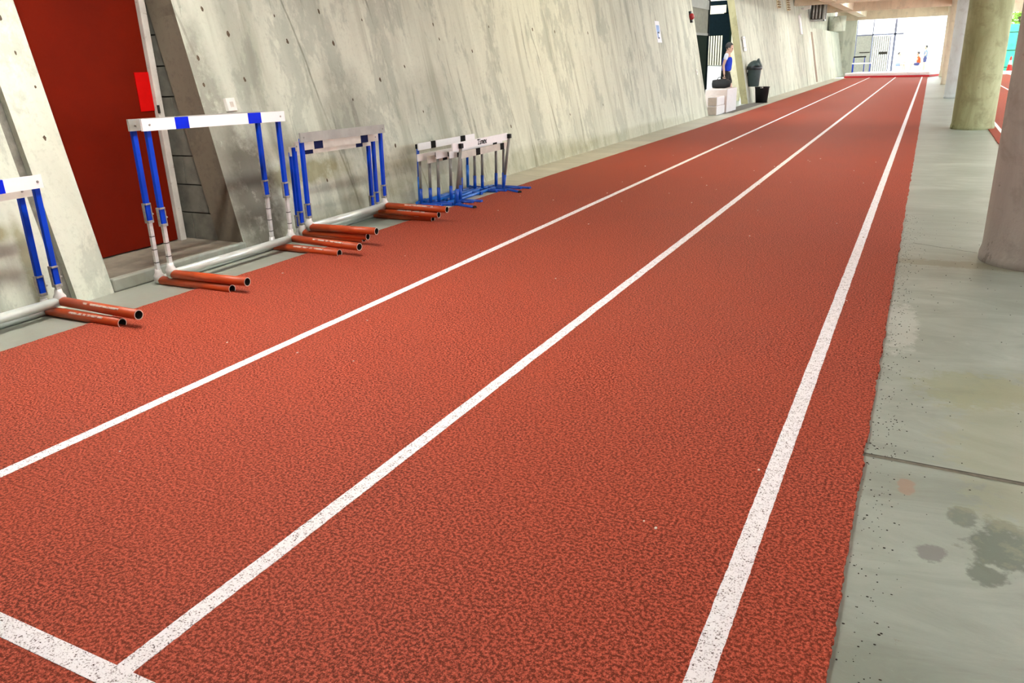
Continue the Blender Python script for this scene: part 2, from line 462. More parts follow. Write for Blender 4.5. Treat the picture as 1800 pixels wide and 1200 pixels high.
WX, WS = -4.66, 0.2
def wp(y, z, off=0.0):
    """point on the leaning wall face, off metres out of it"""
    k = 1 / math.sqrt(1 + WS * WS)
    return Vector((WX - WS * z + off * k, y, z + off * k * WS))

# ------------------------------------------------------------------ floor and track
FZ = -0.012
f = MB()
nx = [(-8.0, 9.0)]
f.box((-8.0, -8.0, FZ - 0.2), (5.3, 56.0, FZ))
# construction joint and crack in the middle strip
f.slot(1)
def ribbon(mb, pts, wd, z):
    for (a, b) in zip(pts, pts[1:]):
        a = Vector((*a, 0)); b = Vector((*b, 0)); d = (b - a).normalized(); q = Vector((-d.y, d.x, 0)) * wd / 2
        mb.poly([(p.x, p.y, z) for p in (a - q, b - q, b + q, a + q)])
random.seed(3)
ribbon(f, [(-0.06 + 0.12 * i, 2.734 + -0.0054 * i + random.uniform(-.002, .002), ) for i in range(30)], 0.024, FZ + 0.0012)
f.slot(2)
ribbon(f, [(-0.06 + 0.12 * i, 2.740 + -0.0054 * i + random.uniform(-.002, .002), ) for i in range(30)], 0.005, FZ + 0.002)
ribbon(f, [(0.049 + 0.04 * i, 6.344 + -0.0204 * i + random.uniform(-.006, .006)) for i in range(11)], 0.006, FZ + 0.0012)
struct(f.build('floor', [M['slab'], M['joint'], M['crack']]), 'worn pale concrete floor around the red running track', 'floor')

def jag_edge(x, y0, y1, amp):
    pts = []; y = y0
    while y < y1:
        k = amp * (mnoise.noise(Vector((x * 3, y * 6, 0))) * 0.7 + mnoise.noise(Vector((x, y * 40, 2))) * 0.35 + random.uniform(-.25, .25))
        pts.append((x(y) if callable(x) else x + k, y))
        y += 0.012 if y < 7 else (0.05 if y < 16 else 0.5)
    pts.append((x, y1))
    return pts

def strip(left, right, z0, z1):
    """flat slab between two long jagged edges"""
    mb = MB(); bm = mb.bm
    top_l = [bm.verts.new((x, y, z1)) for x, y in left]; top_r = [bm.verts.new((x, y, z1)) for x, y in right]
    bl = [bm.verts.new((x, y, z0)) for x, y in left]; br = [bm.verts.new((x, y, z0)) for x, y in right]
    n = len(left)
    for i in range(n - 1):
        mb._face([top_l[i], top_r[i], top_r[i + 1], top_l[i + 1]])
        mb._face([bl[i], top_l[i], top_l[i + 1], bl[i + 1]])
        mb._face([top_r[i], br[i], br[i + 1], top_r[i + 1]])
    mb._face([bl[0], br[0], top_r[0], top_l[0]]); mb._face([bl[-1], top_l[-1], top_r[-1], br[-1]])
    return mb

def track_left(y): return -4.18 + (0.17 * min(1, max(0, (y - 2) / 14)))
le = [(x + track_left(y), y) for x, y in jag_edge(0.0, -7.5, 49.5, 0.010)]
re_ = [(x, y) for x, y in jag_edge(-0.038, -7.5, 49.5, 0.014)]
track = struct(strip(le, re_, FZ - 0.001, 0.0).build('running_track', M['track']), 'red granular rubber running track with white lane lines, left of the columns', 'running track')
def lane(x, wd, y0, y1, label):
    l_ = jag_edge(x - wd / 2, y0, y1, 0.003); r_ = jag_edge(x + wd / 2, y0, y1, 0.003)
    o = strip(l_, r_, -0.002, 0.0012).build('lane_line', M['line'], track)
    o['label'] = label
lane(-2.815, 0.056, -7.4, 48.9, 'white lane line nearest the hurdles')
lane(-1.540, 0.056, 0.885, 48.4, 'white lane line in the middle of the track')
lane(-0.298, 0.060, -7.4, 48.0, 'white lane line nearest the concrete strip')
mb = MB()
mb.box((-4.1, 0.825, -0.002), (-0.328, 0.885, 0.0012))
mb.build('start_line', M['line'], track)['label'] = 'white cross line meeting the middle lane line'

le2 = jag_edge(1.03, -7.5, 50.0, 0.012); re2 = [(4.95, y) for _, y in le2]
track2 = struct(strip(le2, re2, FZ - 0.001, 0.0).build('running_track', M['track']), 'second red rubber track beyond the columns', 'running track')
for x in (1.19, 2.36, 3.6, 4.8):
    o = strip(jag_edge(x - .028, -7.4, 50, .003), jag_edge(x + .028, -7.4, 50, .003), -0.002, 0.0012).build('lane_line', M['line'], track2)

M['strip'] = slab_concrete('pale_wall_strip_concrete', (0.36, 0.36, 0.29, 1), (0.56, 0.55, 0.46, 1))
mb = MB(); mb.box((-4.9, 6.2, FZ - .02), (-3.95, 19.6, FZ + .004)); mb.box((-4.9, 25.2, FZ - .02), (-3.95, 49.0, FZ + .004)); mb.box((-4.40, 19.6, FZ - .02), (-3.95, 25.2, FZ + .004))
struct(mb.build('trim_2', M['strip']), 'pale concrete strip between the leaning wall and the track', 'floor strip')

# loose crumbs of rubber along the torn edge
mb = MB(); random.seed(11)
for i in range(900):
    y = random.uniform(0.9, 7.5); x = -0.03 + abs(random.gauss(0, 0.07)) if random.random() < .8 else random.uniform(-.02, .8)
    if x > 1.0: continue
    s = random.uniform(0.0007, 0.0021)
    mb.ball((x, y, FZ + s * 0.7), s, 1, (random.uniform(.8, 2.2), random.uniform(.7, 1.6), .8))
o = mb.build('rubber_crumbs', M['crumb']); o['kind'] = 'stuff'
tag(o, 'black rubber crumbs scattered on the concrete along the torn track edge', 'crumbs')
mb = MB()
for px in range(46):
    x = random.uniform(-4.0, -0.1); y = random.uniform(1.2, 13)
    s = random.uniform(0.002, 0.0045) * (1 + y * .1)
    mb.ball((x, y, s * .4), s, 1, (1, 1.4, .5))
o = mb.build('litter_flecks', M['fleck']); o['kind'] = 'stuff'
tag(o, 'tiny pale flecks of litter lying on the red track', 'litter')

# ------------------------------------------------------------------ left wall
def wall_prism(mb, y0, y1, z0=-0.05, z1=3.62, th=0.27, off=0.0):
    def loop(y):
        return [(WX - WS * z0 + off, y, z0), (WX - WS * z1 + off, y, z1), (WX - WS * z1 - th, y, z1), (WX - WS * z0 - th, y, z0)]
    mb.hexa(loop(y0), loop(y1))

Y_R0, Y_R1 = 3.22, 4.415          # door recess
mb = MB()
wall_prism(mb, -8.0, 2.88); wall_prism(mb, 2.96, Y_R0)
mb.slot(1); wall_prism(mb, 2.88, 2.96, off=-0.05)
def tie(mb, y, z, r):
    c = wp(y, z, 0.0016); u = Vector((0, 1, 0)); v = Vector((-WS, 0, 1)).normalized()
    ring = []
    for k in range(11):
        a = 2 * PI * k / 11; rr = r * random.uniform(.75, 1.2)
        ring.append(c + u * math.cos(a) * rr * .8 + v * math.sin(a) * rr * 1.25)
    mb.poly(ring)
mb.slot(2); random.seed(5)
for y, z, r in ((3.1, 1.70, .014), (3.12, 1.5, .010), (3.115, 1.0, .013), (3.17, 1.3, .008), (2.7, .9, .01), (2.6, 1.2, .009)): tie(mb, y, z, r)
struct(mb.build('wall_left', [M['wall'], M['groove'], M['pitting']]), 'leaning concrete pier with a groove beside the red door', 'wall')

mb = MB()
wall_prism(mb, Y_R1, 19.62)
mb.slot(1)
def unproj(px, py):
    d = cx * (px - 900) + cdn * (py - 600) + cfw * 1364.014
    tt = (WX - WS * CAM_H) / (d.x + WS * d.z)
    return d.y * tt, CAM_H + d.z * tt
HOLES = [(636, 35), (505, 73), (761, 43), (859, 47), (936, 52), (975, 56), (772, 69), (401, 60), (355, 16), (358, 149), (620, 175), (695, 256), (575, 317),
         (744, 196), (348, 102), (898, 222), (1002, 201), (586, 76), (1033, 58), (711, 117), (482, 28), (560, 20), (830, 90), (1060, 184), (668, 140), (430, 140)]
for i, (px, py) in enumerate(HOLES):
    y, z = unproj(px, py); tie(mb, y, z, 0.007 + 0.010 * ((i * 37) % 10) / 10 + 0.0006 * y)
mb.slot(2)
# the side of the slab that faces the door recess
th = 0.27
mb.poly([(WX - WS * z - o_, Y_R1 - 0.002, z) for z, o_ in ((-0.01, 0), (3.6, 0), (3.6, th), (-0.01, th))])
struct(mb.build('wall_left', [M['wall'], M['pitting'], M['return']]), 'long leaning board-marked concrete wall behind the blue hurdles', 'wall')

mb = MB()
wall_prism(mb, 24.5, 37.72, th=0.2); wall_prism(mb, 37.80, 40.7); wall_prism(mb, 41.3, 54.0, z1=2.45, th=0.75)
mb.slot(1); wall_prism(mb, 37.72, 37.80, off=-0.05)
mb.slot(2)
mb.poly([(WX - WS * z - o_, 24.498, z) for z, o_ in ((-0.01, 0), (3.6, 0), (3.6, .2), (-0.01, .2))])
mb.slot(3); wall_prism(mb, 40.72, 41.28, z0=.05, z1=2.27, th=.2, off=.006); mb.slot(0); wall_prism(mb, 40.7, 41.3, th=.1, off=-.004)
mb.slot(0); mb.box((-5.75, 41.3, 2.45), (-5.45, 54.0, 3.62)); 
mb.lathe([(0.46, 2.45), (0.46, 3.25)], 28, at=(-4.98, 50.6, 0))
struct(mb.build('wall_left', [M['wall'], M['groove'], M['moss_return'], M['slot_brown']]), 'far leaning concrete wall running on past the bins to the bright end', 'wall')

# door recess: raised floor, block infill, door, frame
mb = MB()
mb.box((-5.6, Y_R0 + .002, FZ), (-4.70, Y_R1 - .004, 0.078))
mb.slot(1); mb.box((-4.705, Y_R0 + .002, FZ), (-4.655, Y_R1 + 0.01, 0.081))
struct(mb.build('trim_1', [M['recess_floor'], M['slab']], bevel=.012), 'raised concrete step in front of the red door', 'step')
mb = MB()
random.seed(2)
z = 0.06; k = 0
while z < 3.6:
    h = 0.225
    for i in range(3):
        x0 = -5.62 + i * 0.40 - (0.2 if k % 2 else 0)
        mb.box((x0 + .004, Y_R1 + 0.012 + random.uniform(0, .004), z + .005), (x0 + .396, Y_R1 + 0.2, z + h - .005))
    z += h; k += 1
mb.slot(1); mb.box((-5.8, Y_R1 + 0.03, 0.05), (-4.70, Y_R1 + 0.19, 3.6))
struct(mb.build('wall_side', [M['cmu'], M['mortar']]), 'grey concrete block infill beside the red door', 'wall')
# trim the block infill where it would stand in front of the leaning slab
bi = bpy.data.objects['wall_side']
bm_ = bmesh.new(); bm_.from_mesh(bi.data)
bmesh.ops.bisect_plane(bm_, geom=bm_.verts[:] + bm_.edges[:] + bm_.faces[:], plane_co=(WX - 0.262, 0, 0), plane_no=Vector((1, 0, WS)).normalized(), clear_outer=True)
bm_.to_mesh(bi.data); bm_.free()
mb = MB(); mb.box((-5.45, 2.2, 0.0), (-5.30, Y_R0, 3.6)); mb.box((-5.6, 2.2, -.05), (-5.45, Y_R1 + .1, 3.6))
struct(mb.build('wall_side', M['cmu']), 'blockwork hidden behind the concrete pier left of the red door', 'wall')

door = thing('door_1', 'tall dark red painted door between leaning concrete piers', 'door', (-5.27, 3.7, 0.078)); door['kind'] = 'structure'
D = lambda x, y, z: (x + 5.27, y - 3.7, z - 0.078)
mb = MB(); mb.box(D(-5.31, 3.06, 0.088), D(-5.27, 4.295, 3.0)); mb.build('leaf', M['door'], door, bevel=.003)
mb = MB(); mb.box(D(-5.272, 4.17, 1.09), D(-5.264, 4.293, 1.37)); mb.build('push_plate', M['door_patch'], door, label='brighter red painted rectangle on the door edge')
mb = MB()
mb.box(D(-5.34, 4.297, 0.078), D(-5.235, 4.352, 3.08)); mb.box(D(-5.34, 2.99, 3.01), D(-5.235, 4.297, 3.08)); mb.box(D(-5.34, 2.99, 0.078), D(-5.235, 3.05, 3.01))
mb.build('frame', M['frame_white'], door, bevel=.003, label='chipped white door frame')
mb = MB(); mb.box(D(-5.24, 4.296, 1.07), D(-5.228, 4.312, 1.13)); mb.build('strike_plate', M['dark_in'], door)

# ------------------------------------------------------------------ fittings on the wall
tilt = math.atan(WS)
def on_wall(name, label, cat, y, z):
    o = thing(name, label, cat, wp(y, z)); o.rotation_euler = (0, -tilt, 0)
    return o       # local +X points out of the wall
o = on_wall('socket_box', 'small white electrical box on the wall above the nearest full hurdle', 'electrical box', 4.673, 1.104)
mb = MB(); mb.box((0, -.045, -.05), (.035, .045, .05)); mb.build('box', M['white_plastic'], o, bevel=.004)
mb = MB(); mb.box((.035, -.016, -.02), (.038, .016, .02)); mb.build('cover', M['board_old'], o)
o = on_wall('paper_sign', 'white paper notice with a pale blue figure on the leaning wall', 'sign', 16.55, 1.85)
mb = MB(); mb.box((0, -.15, -.21), (.004, .15, .21)); mb.build('sheet', M['paper'], o)
mb = MB(); mb.box((.004, -.10, 0.0), (.0055, .10, .13)); mb.box((.004, -.10, -.12), (.0055, -.02, 0.0)); mb.ball((.004, 0, .04), .05, 2, (.05, 1, 1)); mb.build('print', M['print_blue'], o, label='pale blue printed figure')
mb = MB(); mb.box((.004, -.07, -.135), (.006, .03, -.105)); mb.build('caption', M['print_dark'], o)
mb = MB(); mb.box((.004, -.06, -.03), (.006, .06, 0.0)); mb.build('headline', M['print_dark'], o)
o = on_wall('alarm_sounder', 'dark red alarm sounder high on the wall end by the gate opening', 'alarm', 19.25, 2.22)
mb = MB(); mb.lathe([(.06, 0), (.075, .02), (.07, .07), (.03, .10)], 20, 'X'); mb.build('horn', M['alarm_red'], o)
mb = MB(); mb.box((-.002, -.05, -.13), (.012, .05, .12)); mb.box((.012, -.05, -.13), (.05, .05, -.075)); mb.box((.012, -.05, .075), (.05, .05, .12)); mb.build('back_box', M['bin_lid'], o)
o = on_wall('wall_switch', 'tiny white switch on the wall end below the red alarm', 'switch', 19.1, 1.006)
mb = MB(); mb.box((0, -.04, -.06), (.02, .04, .06)); mb.build('plate', M['white_plastic'], o, bevel=.003)
mb = MB(); mb.box((.02, -.012, -.02), (.028, .012, .02)); mb.build('rocker', M['alu'], o)
for y, z0, lab in ((32.1, 2.93, 'rusty ribbed vent strip on the far wall, nearer the bins'), (34.4, 2.93, 'rusty ribbed vent strip on the far wall, nearer the bright end')):
    o = on_wall('vent_strip', lab, 'vent', y, z0)
    mb = MB(); mb.box((0, -.22, 0), (.03, .22, .62)); mb.build('back_plate', M['cream_slat'], o)
    for k in range(7):
        mb = MB(); mb.box((.03, -.2, .02 + k * .085), (.09, .2, .055 + k * .085)); mb.build('slat', M['rust_vent'], o)
    o['group'] = 'rusty vent strips on the far wall'
o = on_wall('conduit', 'white painted conduit on the far wall corner above the lidded bin', 'pipe', 24.95, 1.45)
mb = MB(); mb.box((.015, -.16, 0), (.05, .16, .42)); mb.build('pipe', M['board'], o, bevel=.01)
for zz in (.08, .34):
    mb = MB(); mb.box((0, -.18, zz), (.055, .18, zz + .03)); mb.build('saddle', M['alu'], o)

# ------------------------------------------------------------------ track hurdles
def tube_open(mb, a, b, r, seg=16):
    """tube from a to b, open and hollow at b (slot 1 = inside, slot 2 = rim)"""
    a = Vector(a); b = Vector(b)
    mb.slot(0); r1 = mb.tube([a, a.lerp(b, .5), b], r, seg, caps=False)
    mb._face(r1[0][::-1])
    mb.slot(1); r2 = mb.tube([b - (b - a).normalized() * .10, b], r * .84, seg, caps=False)
    mb._face(r2[0])
    mb.slot(2)
    for k in range(seg):
        mb._face([r1[-1][k], r1[-1][(k + 1) % seg], r2[-1][(k + 1) % seg], r2[-1][k]])

def board_mesh(y0, y1, h, th, stripes, x=0.0, z=0.0):
    mb = MB()
    cuts = sorted({y0, y1, *[v for s in stripes for v in s]})
    for a, b in zip(cuts, cuts[1:]):
        mb.slot(1 if any(s[0] - 1e-6 <= a and b <= s[1] + 1e-6 for s in stripes) else 0)
        mb.box((x, a, z - h / 2), (x + th, b, z + h / 2))
    bmesh.ops.remove_doubles(mb.bm, verts=mb.bm.verts[:], dist=1e-5)
    seen = {}
    for f_ in mb.bm.faces[:]:
        key = tuple(sorted(v.index for v in f_.verts))
    return mb

def hurdle(label, x, y0, y1, zb, barz, board=(None, None), bmat='board', smat='stripe_blue', stripes=(), foot=(0.67, 0.02, 0.67, 0.02),
           clamp=(.40, .53), bar_h=.074, slope=0.0, stickers=(), lean=0.02, group=None, lower=True):
    """x,y0,y1: base tube line; zb: height of the tube centre above the floor; barz: bar centre"""
    o = thing('track_hurdle', label, 'hurdle', (x, y0, 0), 0, group)
    wd = y1 - y0; R_ = 0.029
    mb = MB(); mb.tube([(0, -.02, zb), (0, wd + .02, zb)], R_, 18); mb.build('base_tube', M['silver'], o)
    for i, yy in enumerate((0, wd)):
        fl, sk = foot[2 * i], foot[2 * i + 1]
        mb = MB(); tube_open(mb, (.012, yy, zb), (fl, yy + sk, zb), R_)
        ft = mb.build('foot', [M['rust'], M['dark_in'], M['steel_rim']], o)
        if i in stickers:
            s0 = .35 * fl; s1 = .8 * fl; mb = MB()
            aa = Vector((s0, yy + sk * s0 / fl, zb)); bb = Vector((s1, yy + sk * s1 / fl, zb))
            for a0, a1 in ((34, 58),):
                q = []
                for an in (a0, a1):
                    dv = Vector((0, -math.cos(math.radians(an)), math.sin(math.radians(an)))) * (R_ + .0012)
                    q.append((aa + dv, bb + dv))
                mid = Vector((0, -math.cos(math.radians(45)), math.sin(math.radians(45)))) * (R_ + .0022)
                mb.poly([q[0][0], q[0][1], bb + mid, aa + mid]); mb.poly([aa + mid, bb + mid, q[1][1], q[1][0]])
            st = mb.build('sticker', M['sticker'], ft)
        # bracket that holds the post on the tube
        mb = MB(); mb.lathe([(.034, zb - .012), (.036, zb + .03), (.024, zb + .05), (.020, zb + .075)], 14, at=(0, yy, 0)); mb.build('post_socket', M['alu'], o)
        dy = .004 if i else -.004
        ztop = barz + slope * (yy - wd / 2) - bar_h / 2 + .03
        xs = lambda z_: lean * (z_ - zb) / max(.3, barz - zb)
        c0, c1 = clamp
        if lower:
            zl = c0 + .03
            mb = MB(); 
            mb.hexa([(xs(zb) - .011, yy - .013, zb + .05), (xs(zb) + .011, yy - .013, zb + .05), (xs(zb) + .011, yy + .013, zb + .05), (xs(zb) - .011, yy + .013, zb + .05)],
                    [(xs(zl) - .011, yy - .013, zl), (xs(zl) + .011, yy - .013, zl), (xs(zl) + .011, yy + .013, zl), (xs(zl) - .011, yy + .013, zl)])
            n = max(1, int((zl - zb - .1) / .09)); mb.slot(1)
            for k in range(n):
                zz = zb + .12 + k * .09
                mb.box((xs(zz) - .0118, yy - .0138, zz), (xs(zz) + .0118, yy + .0138, zz + .005))
            mb.build('lower_post', [M['alu'], M['dark_in']], o)
        mb = MB()
        zu = c0 + .012
        mb.hexa([(xs(zu) - .0135, yy - .017, zu), (xs(zu) + .0135, yy - .017, zu), (xs(zu) + .0135, yy + .017, zu), (xs(zu) - .0135, yy + .017, zu)],
                [(xs(ztop) - .0135, yy - .017, ztop), (xs(ztop) + .0135, yy - .017, ztop), (xs(ztop) + .0135, yy + .017, ztop), (xs(ztop) - .0135, yy + .017, ztop)])
        up = mb.build('upright', M['blue'], o, bevel=.003)
        mb = MB()
        xc = xs(c0)
        # cast clamp: two collars joined by a rail on the inner side
        sgn = 1
        mb.box((xc - .018, yy - .022, c0), (xc + .019, yy + .022, c0 + .018)); mb.box((xs(c1) - .018, yy - .021, c1 - .012), (xs(c1) + .019, yy + .021, c1))
        mb.box((xc - .018, yy + .0175, c0), (xc + .017, yy + .024, c1)); mb.box((xc - .018, yy - .023, c0), (xc + .004, yy - .0175, c1))
        mb.tube([(xc, yy + .022, c0 + .05), (xc, yy + .042, c0 + .055)], .006, 8)
        mb.build('clamp', M['bracket'], up, bevel=.002)
    b0 = (board[0] if board[0] is not None else y0 - .055) - y0; b1 = (board[1] if board[1] is not None else y1 + .055) - y0
    bx = lean + .0135
    mb = board_mesh(b0, b1, bar_h, .016, [(a - y0, b - y0) for a, b in stripes], bx, 0)
    mid = (b0 + b1) / 2
    for v in mb.bm.verts: v.co.z += barz + slope * (v.co.y - mid)
    bd = mb.build('crossbar', [M[bmat], M[smat]], o)
    for yy in (0, wd):
        zz = barz + slope * (yy - mid)
        mb = MB(); mb.lathe([(.007, bx + .014), (.007, bx + .0195), (.003, bx + .021)], 10, 'X', at=(0, yy, zz)); mb.build('bolt', M['bracket'], bd)
    return o

GZ = FZ + .029
# pair left of the groove, cut by the picture's edge
hurdle('lower of the two hurdles left of the concrete pier, tucked behind the front one', -4.62, 1.67, 2.725, GZ, .74, bmat='board_old', foot=(.69, -.03, .69, .0), clamp=(.11, .235),
       stickers=(1,), group='hurdles left of the pier')
hurdle('white-barred hurdle at the left picture edge, stacked on another hurdle', -4.52, 1.69, 2.765, GZ + .058, .792, board=(1.63, 2.795), stripes=((1.86, 1.97), (2.46, 2.575)),
       foot=(.70, -.03, .72, -.02), clamp=(.165, .295), stickers=(1,), group='hurdles left of the pier')
# tall pair in front of the red door
hurdle('tall hurdle with a grey-ended bar, behind the clean white bar by the red door', -4.55, 3.50, 4.60, GZ, 1.036, board=(3.455, 4.66), bmat='board_grey', foot=(.68, .0, .70, -.03), clamp=(.412, .545),
       slope=-.02, stickers=(1,), group='tall hurdles by the red door')
hurdle('tall hurdle with clean white bar and two blue stripes in front of the red door', -4.405, 3.49, 4.665, GZ + .058, 1.034, board=(3.437, 4.713), stripes=((3.69, 3.802), (4.335, 4.465)),
       foot=(.67, .02, .74, -.08), clamp=(.40, .525), slope=-.026, stickers=(1,), group='tall hurdles by the red door')
# three nested low hurdles
hurdle('lowest hurdle of the three nested, with an aged bar nearest the wall', -4.60, 4.975, 6.01, GZ, .712, board=(4.94, 6.07), bmat='board_old', smat='navy', stripes=((5.10, 5.21), (5.79, 5.89)),
       foot=(.63, .06, .70, -.03), clamp=(.09, .20), slope=-.02, stickers=(1,), group='nested low hurdles by the wall')
hurdle('middle hurdle of the three nested, aged bar with navy squares', -4.495, 4.90, 5.95, GZ + .055, .758, board=(4.90, 6.015), bmat='board_old', smat='navy', stripes=((5.11, 5.222), (5.734, 5.84)),
       foot=(.65, .03, .70, -.03), clamp=(.135, .25), slope=-.02, stickers=(1,), group='nested low hurdles by the wall')
hurdle('front hurdle of the three nested, with a scuffed grey bar without stripes', -4.395, 4.885, 5.935, GZ + .11, .832, board=(4.848, 5.967), bmat='board_grey', foot=(.66, .02, .70, -.03), clamp=(.20, .32),
       slope=-.018, stickers=(1,), group='nested low hurdles by the wall')

# ------------------------------------------------------------------ low practice hurdles on blue bases
def practice(label, x, y0, y1, board, barz, lean, smat='black_stripe', bmat='board', stripes=(), all_blue=False, feet=(-.30, .28, -.30, .28), skew=(0, 0), bar_x=-.08,
             bar_h=.07, slope=0.0, text=False, lift=0.0, group='practice hurdles'):
    o = thing('practice_hurdle', label, 'hurdle', (x, y0, 0), 0, group)
    wd = y1 - y0; r = .017; zb = FZ + .0175 + lift
    for i, yy in enumerate((0, wd)):
        a, b = feet[2 * i], feet[2 * i + 1]; s = skew[i]
        mb = MB(); mb.tube([(a, yy + .10 * (1 if i == 0 else .6), zb), (a * .4, yy + .03, zb), (0, yy, zb), (b * .5, yy + s * .5, zb), (b, yy + s, zb)], r, 12)
        ft = mb.build('foot', M['blue_base_dark'], o)
        mb = MB(); e = Vector((b, yy + s, zb)); mb.tube([e, e + Vector((.02, s * .02 / b, 0))], r * 1.1, 12); mb.build('end_cap', M['black_plastic' if text else 'blue_base_dark'], ft)
        # post: blue sleeve below, grey post above
        zt = barz + slope * (yy - wd / 2) + .01
        X = lambda z_: lean * (z_ - zb) / (zt - zb)
        zs = zb + (.16 if not all_blue else .45 * (zt - zb))
        mb = MB(); mb.tube([(0, yy, zb), (X(zs), yy, zs)], .0185, 10); mb.build('sleeve', M['blue_base_dark' if not all_blue else 'blue_base'], o)
        mb = MB(); mb.tube([(X(zs) * .9, yy, zs - .02), (X(zt), yy, zt)], .0155, 10)
        ps = mb.build('post', M['grey_post'] if not all_blue else M['blue_base_dark'], o)
        mb = MB(); mb.box((X(zt) - .017, yy - .02, zt - .03), (X(zt) + .017, yy + .02, zt + .015)); mb.build('bar_clip', M['black_plastic'], ps)
    mb = MB(); mb.tube([(bar_x, .03, zb + .004), (bar_x, wd + .02, zb + .004)], r * .95, 12); mb.build('base_tube', M['blue_base'], o)
    b0, b1 = board[0] - y0, board[1] - y0; bx = lean + (-.031 if text else .017)
    mb = board_mesh(b0, b1, bar_h, .014, [(a - y0, b - y0) for a, b in stripes], bx, 0); mid = (b0 + b1) / 2
    for v in mb.bm.verts: v.co.z += barz + slope * (v.co.y - mid); 
    bd = mb.build('crossbar', [M[bmat], M[smat]], o)
    return o, bd, bx

def lettering(parent, word, x, y, z, h, slope):
    """block letters with slab serifs on a hurdle bar facing +X, reading along +Y"""
    mb = MB(); s = h / 5.0; cy = [y]
    def bar(a, b, t=.95):
        (u0, v0), (u1, v1) = a, b
        d = Vector((u1 - u0, v1 - v0)); n = Vector((-d.y, d.x)).normalized() * t / 2
        q = [(u0 + n.x, v0 + n.y), (u1 + n.x, v1 + n.y), (u1 - n.x, v1 - n.y), (u0 - n.x, v0 - n.y)]
        mb.hexa([(x, cy[0] + u * s, z + v * s + slope * (cy[0] + u * s - y)) for u, v in q], [(x + .0015, cy[0] + u * s, z + v * s + slope * (cy[0] + u * s - y)) for u, v in q])
    G = {'T': (4.6, [((0, 4.7), (4.4, 4.7)), ((2.2, 0), (2.2, 4.7)), ((.9, .3), (3.5, .3))]),
         'i': (2.6, [((1.1, 0), (1.1, 3.3)), ((0, .3), (2.2, .3)), ((.2, 3.1), (1.4, 3.1)), ((.7, 4.6), (1.6, 4.6))]),
         'm': (4.6, [((.5, 0), (.5, 3.4)), ((2.2, 0), (2.2, 3.2)), ((3.9, 0), (3.9, 3.2)), ((.2, 3.1), (3.9, 3.1))]),
         'e': (3.6, [((.5, .3), (.5, 3.1)), ((.5, 3.1), (3, 3.1)), ((3, 3.3), (3, 1.6)), ((.5, 1.7), (3, 1.7)), ((.5, .3), (3, .3))]),
         'x': (3.8, [((.2, .2), (3.2, 3.2)), ((.2, 3.2), (3.2, .2)), ((0, .2), (1, .2)), ((2.4, .2), (3.5, .2)), ((0, 3.2), (1, 3.2)), ((2.4, 3.2), (3.5, 3.2))])}
    for ch in word:
        wdt, strokes = G[ch]
        for a, b in strokes: bar(a, b)
        cy[0] += wdt * s
    return mb.build('lettering', M['black_stripe'], parent, label='black brand lettering')

G_ = 'practice hurdles on blue bases'
practice('tallest practice hurdle with blue posts and two black squares, nearest the wall', -4.62, 6.86, 7.87, (6.83, 8.0), .563, .02, stripes=((7.065, 7.16), (7.675, 7.785)),
         all_blue=True, feet=(.0, .30, .0, .34), group=G_, slope=-.004)
NL = [(-4.50, 6.70, 7.52, (6.63, 7.60), .478, 'rearmost grey-posted practice hurdle, its bar lowest at the wall side'),
      (-4.43, 6.77, 7.70, (6.70, 7.76), .452, 'second grey-posted practice hurdle from the wall'),
      (-4.36, 6.82, 7.75, (6.76, 7.84), .492, 'third grey-posted practice hurdle from the wall, in the middle of the nest'),
      (-4.29, 6.95, 7.95, (6.90, 8.05), .482, 'fourth grey-posted practice hurdle from the wall'),
      (-4.22, 7.02, 8.0, (6.98, 8.08), .47, 'grey-posted practice hurdle directly behind the lettered one')]
STR = [(), (.26,), (), (.80,), (.30, .80)]
BX = [-4.575, -4.53, -4.44, -4.40, -4.36]
for i, (x, a, b, bd, bz, lab) in enumerate(NL):
    L = bd[1] - bd[0]
    practice(lab, x, a, b, bd, bz, .02, bmat='board' if i in (0, 2, 3) else 'board_old', stripes=tuple((bd[0] + k * L, bd[0] + (k + .085) * L) for k in STR[i]),
             feet=(-.10, .24, -.10, .26 + .02 * i), lift=.0, bar_x=BX[i] - x, group=G_, slope=-.004, skew=(0, -.03))
o, bd, bx = practice('front practice hurdle with black lettering on its tilted white bar', -4.14, 6.79, 7.84, (6.66, 7.83), .585, .10, feet=(-.36, .27, -.22, .28), skew=(-.10, -.16), bar_x=-.12,
                     group=G_, slope=.0, bar_h=.074, text=True)
lettering(bd, 'Timex', bx + .0142, .36, .585 - .022, .052, 0.0)

# ------------------------------------------------------------------ columns
def column(label, y, mat, x=.79, r=.33):
    o = thing('concrete_column', label, 'column', (x, y, FZ), 0, 'row of round columns'); o['kind'] = 'structure'
    mb = MB(); mb.lathe([(r + .012, -.02), (r + .012, .05), (r + .002, .09), (r, .12), (r, 3.62)], 64); mb.build('shaft', M[mat], o)
    return o
column('thick grey-brown round column at the right picture edge', 6.0, 'col_a')
column('olive stained round column, second from the camera', 16.25, 'col_b')
column('blue-grey round column behind the olive one', 26.5, 'col_c')
column('cream round column behind the blue-grey one', 36.75, 'col_d')
column('farthest cream round column beside the white mat', 47.0, 'col_d')

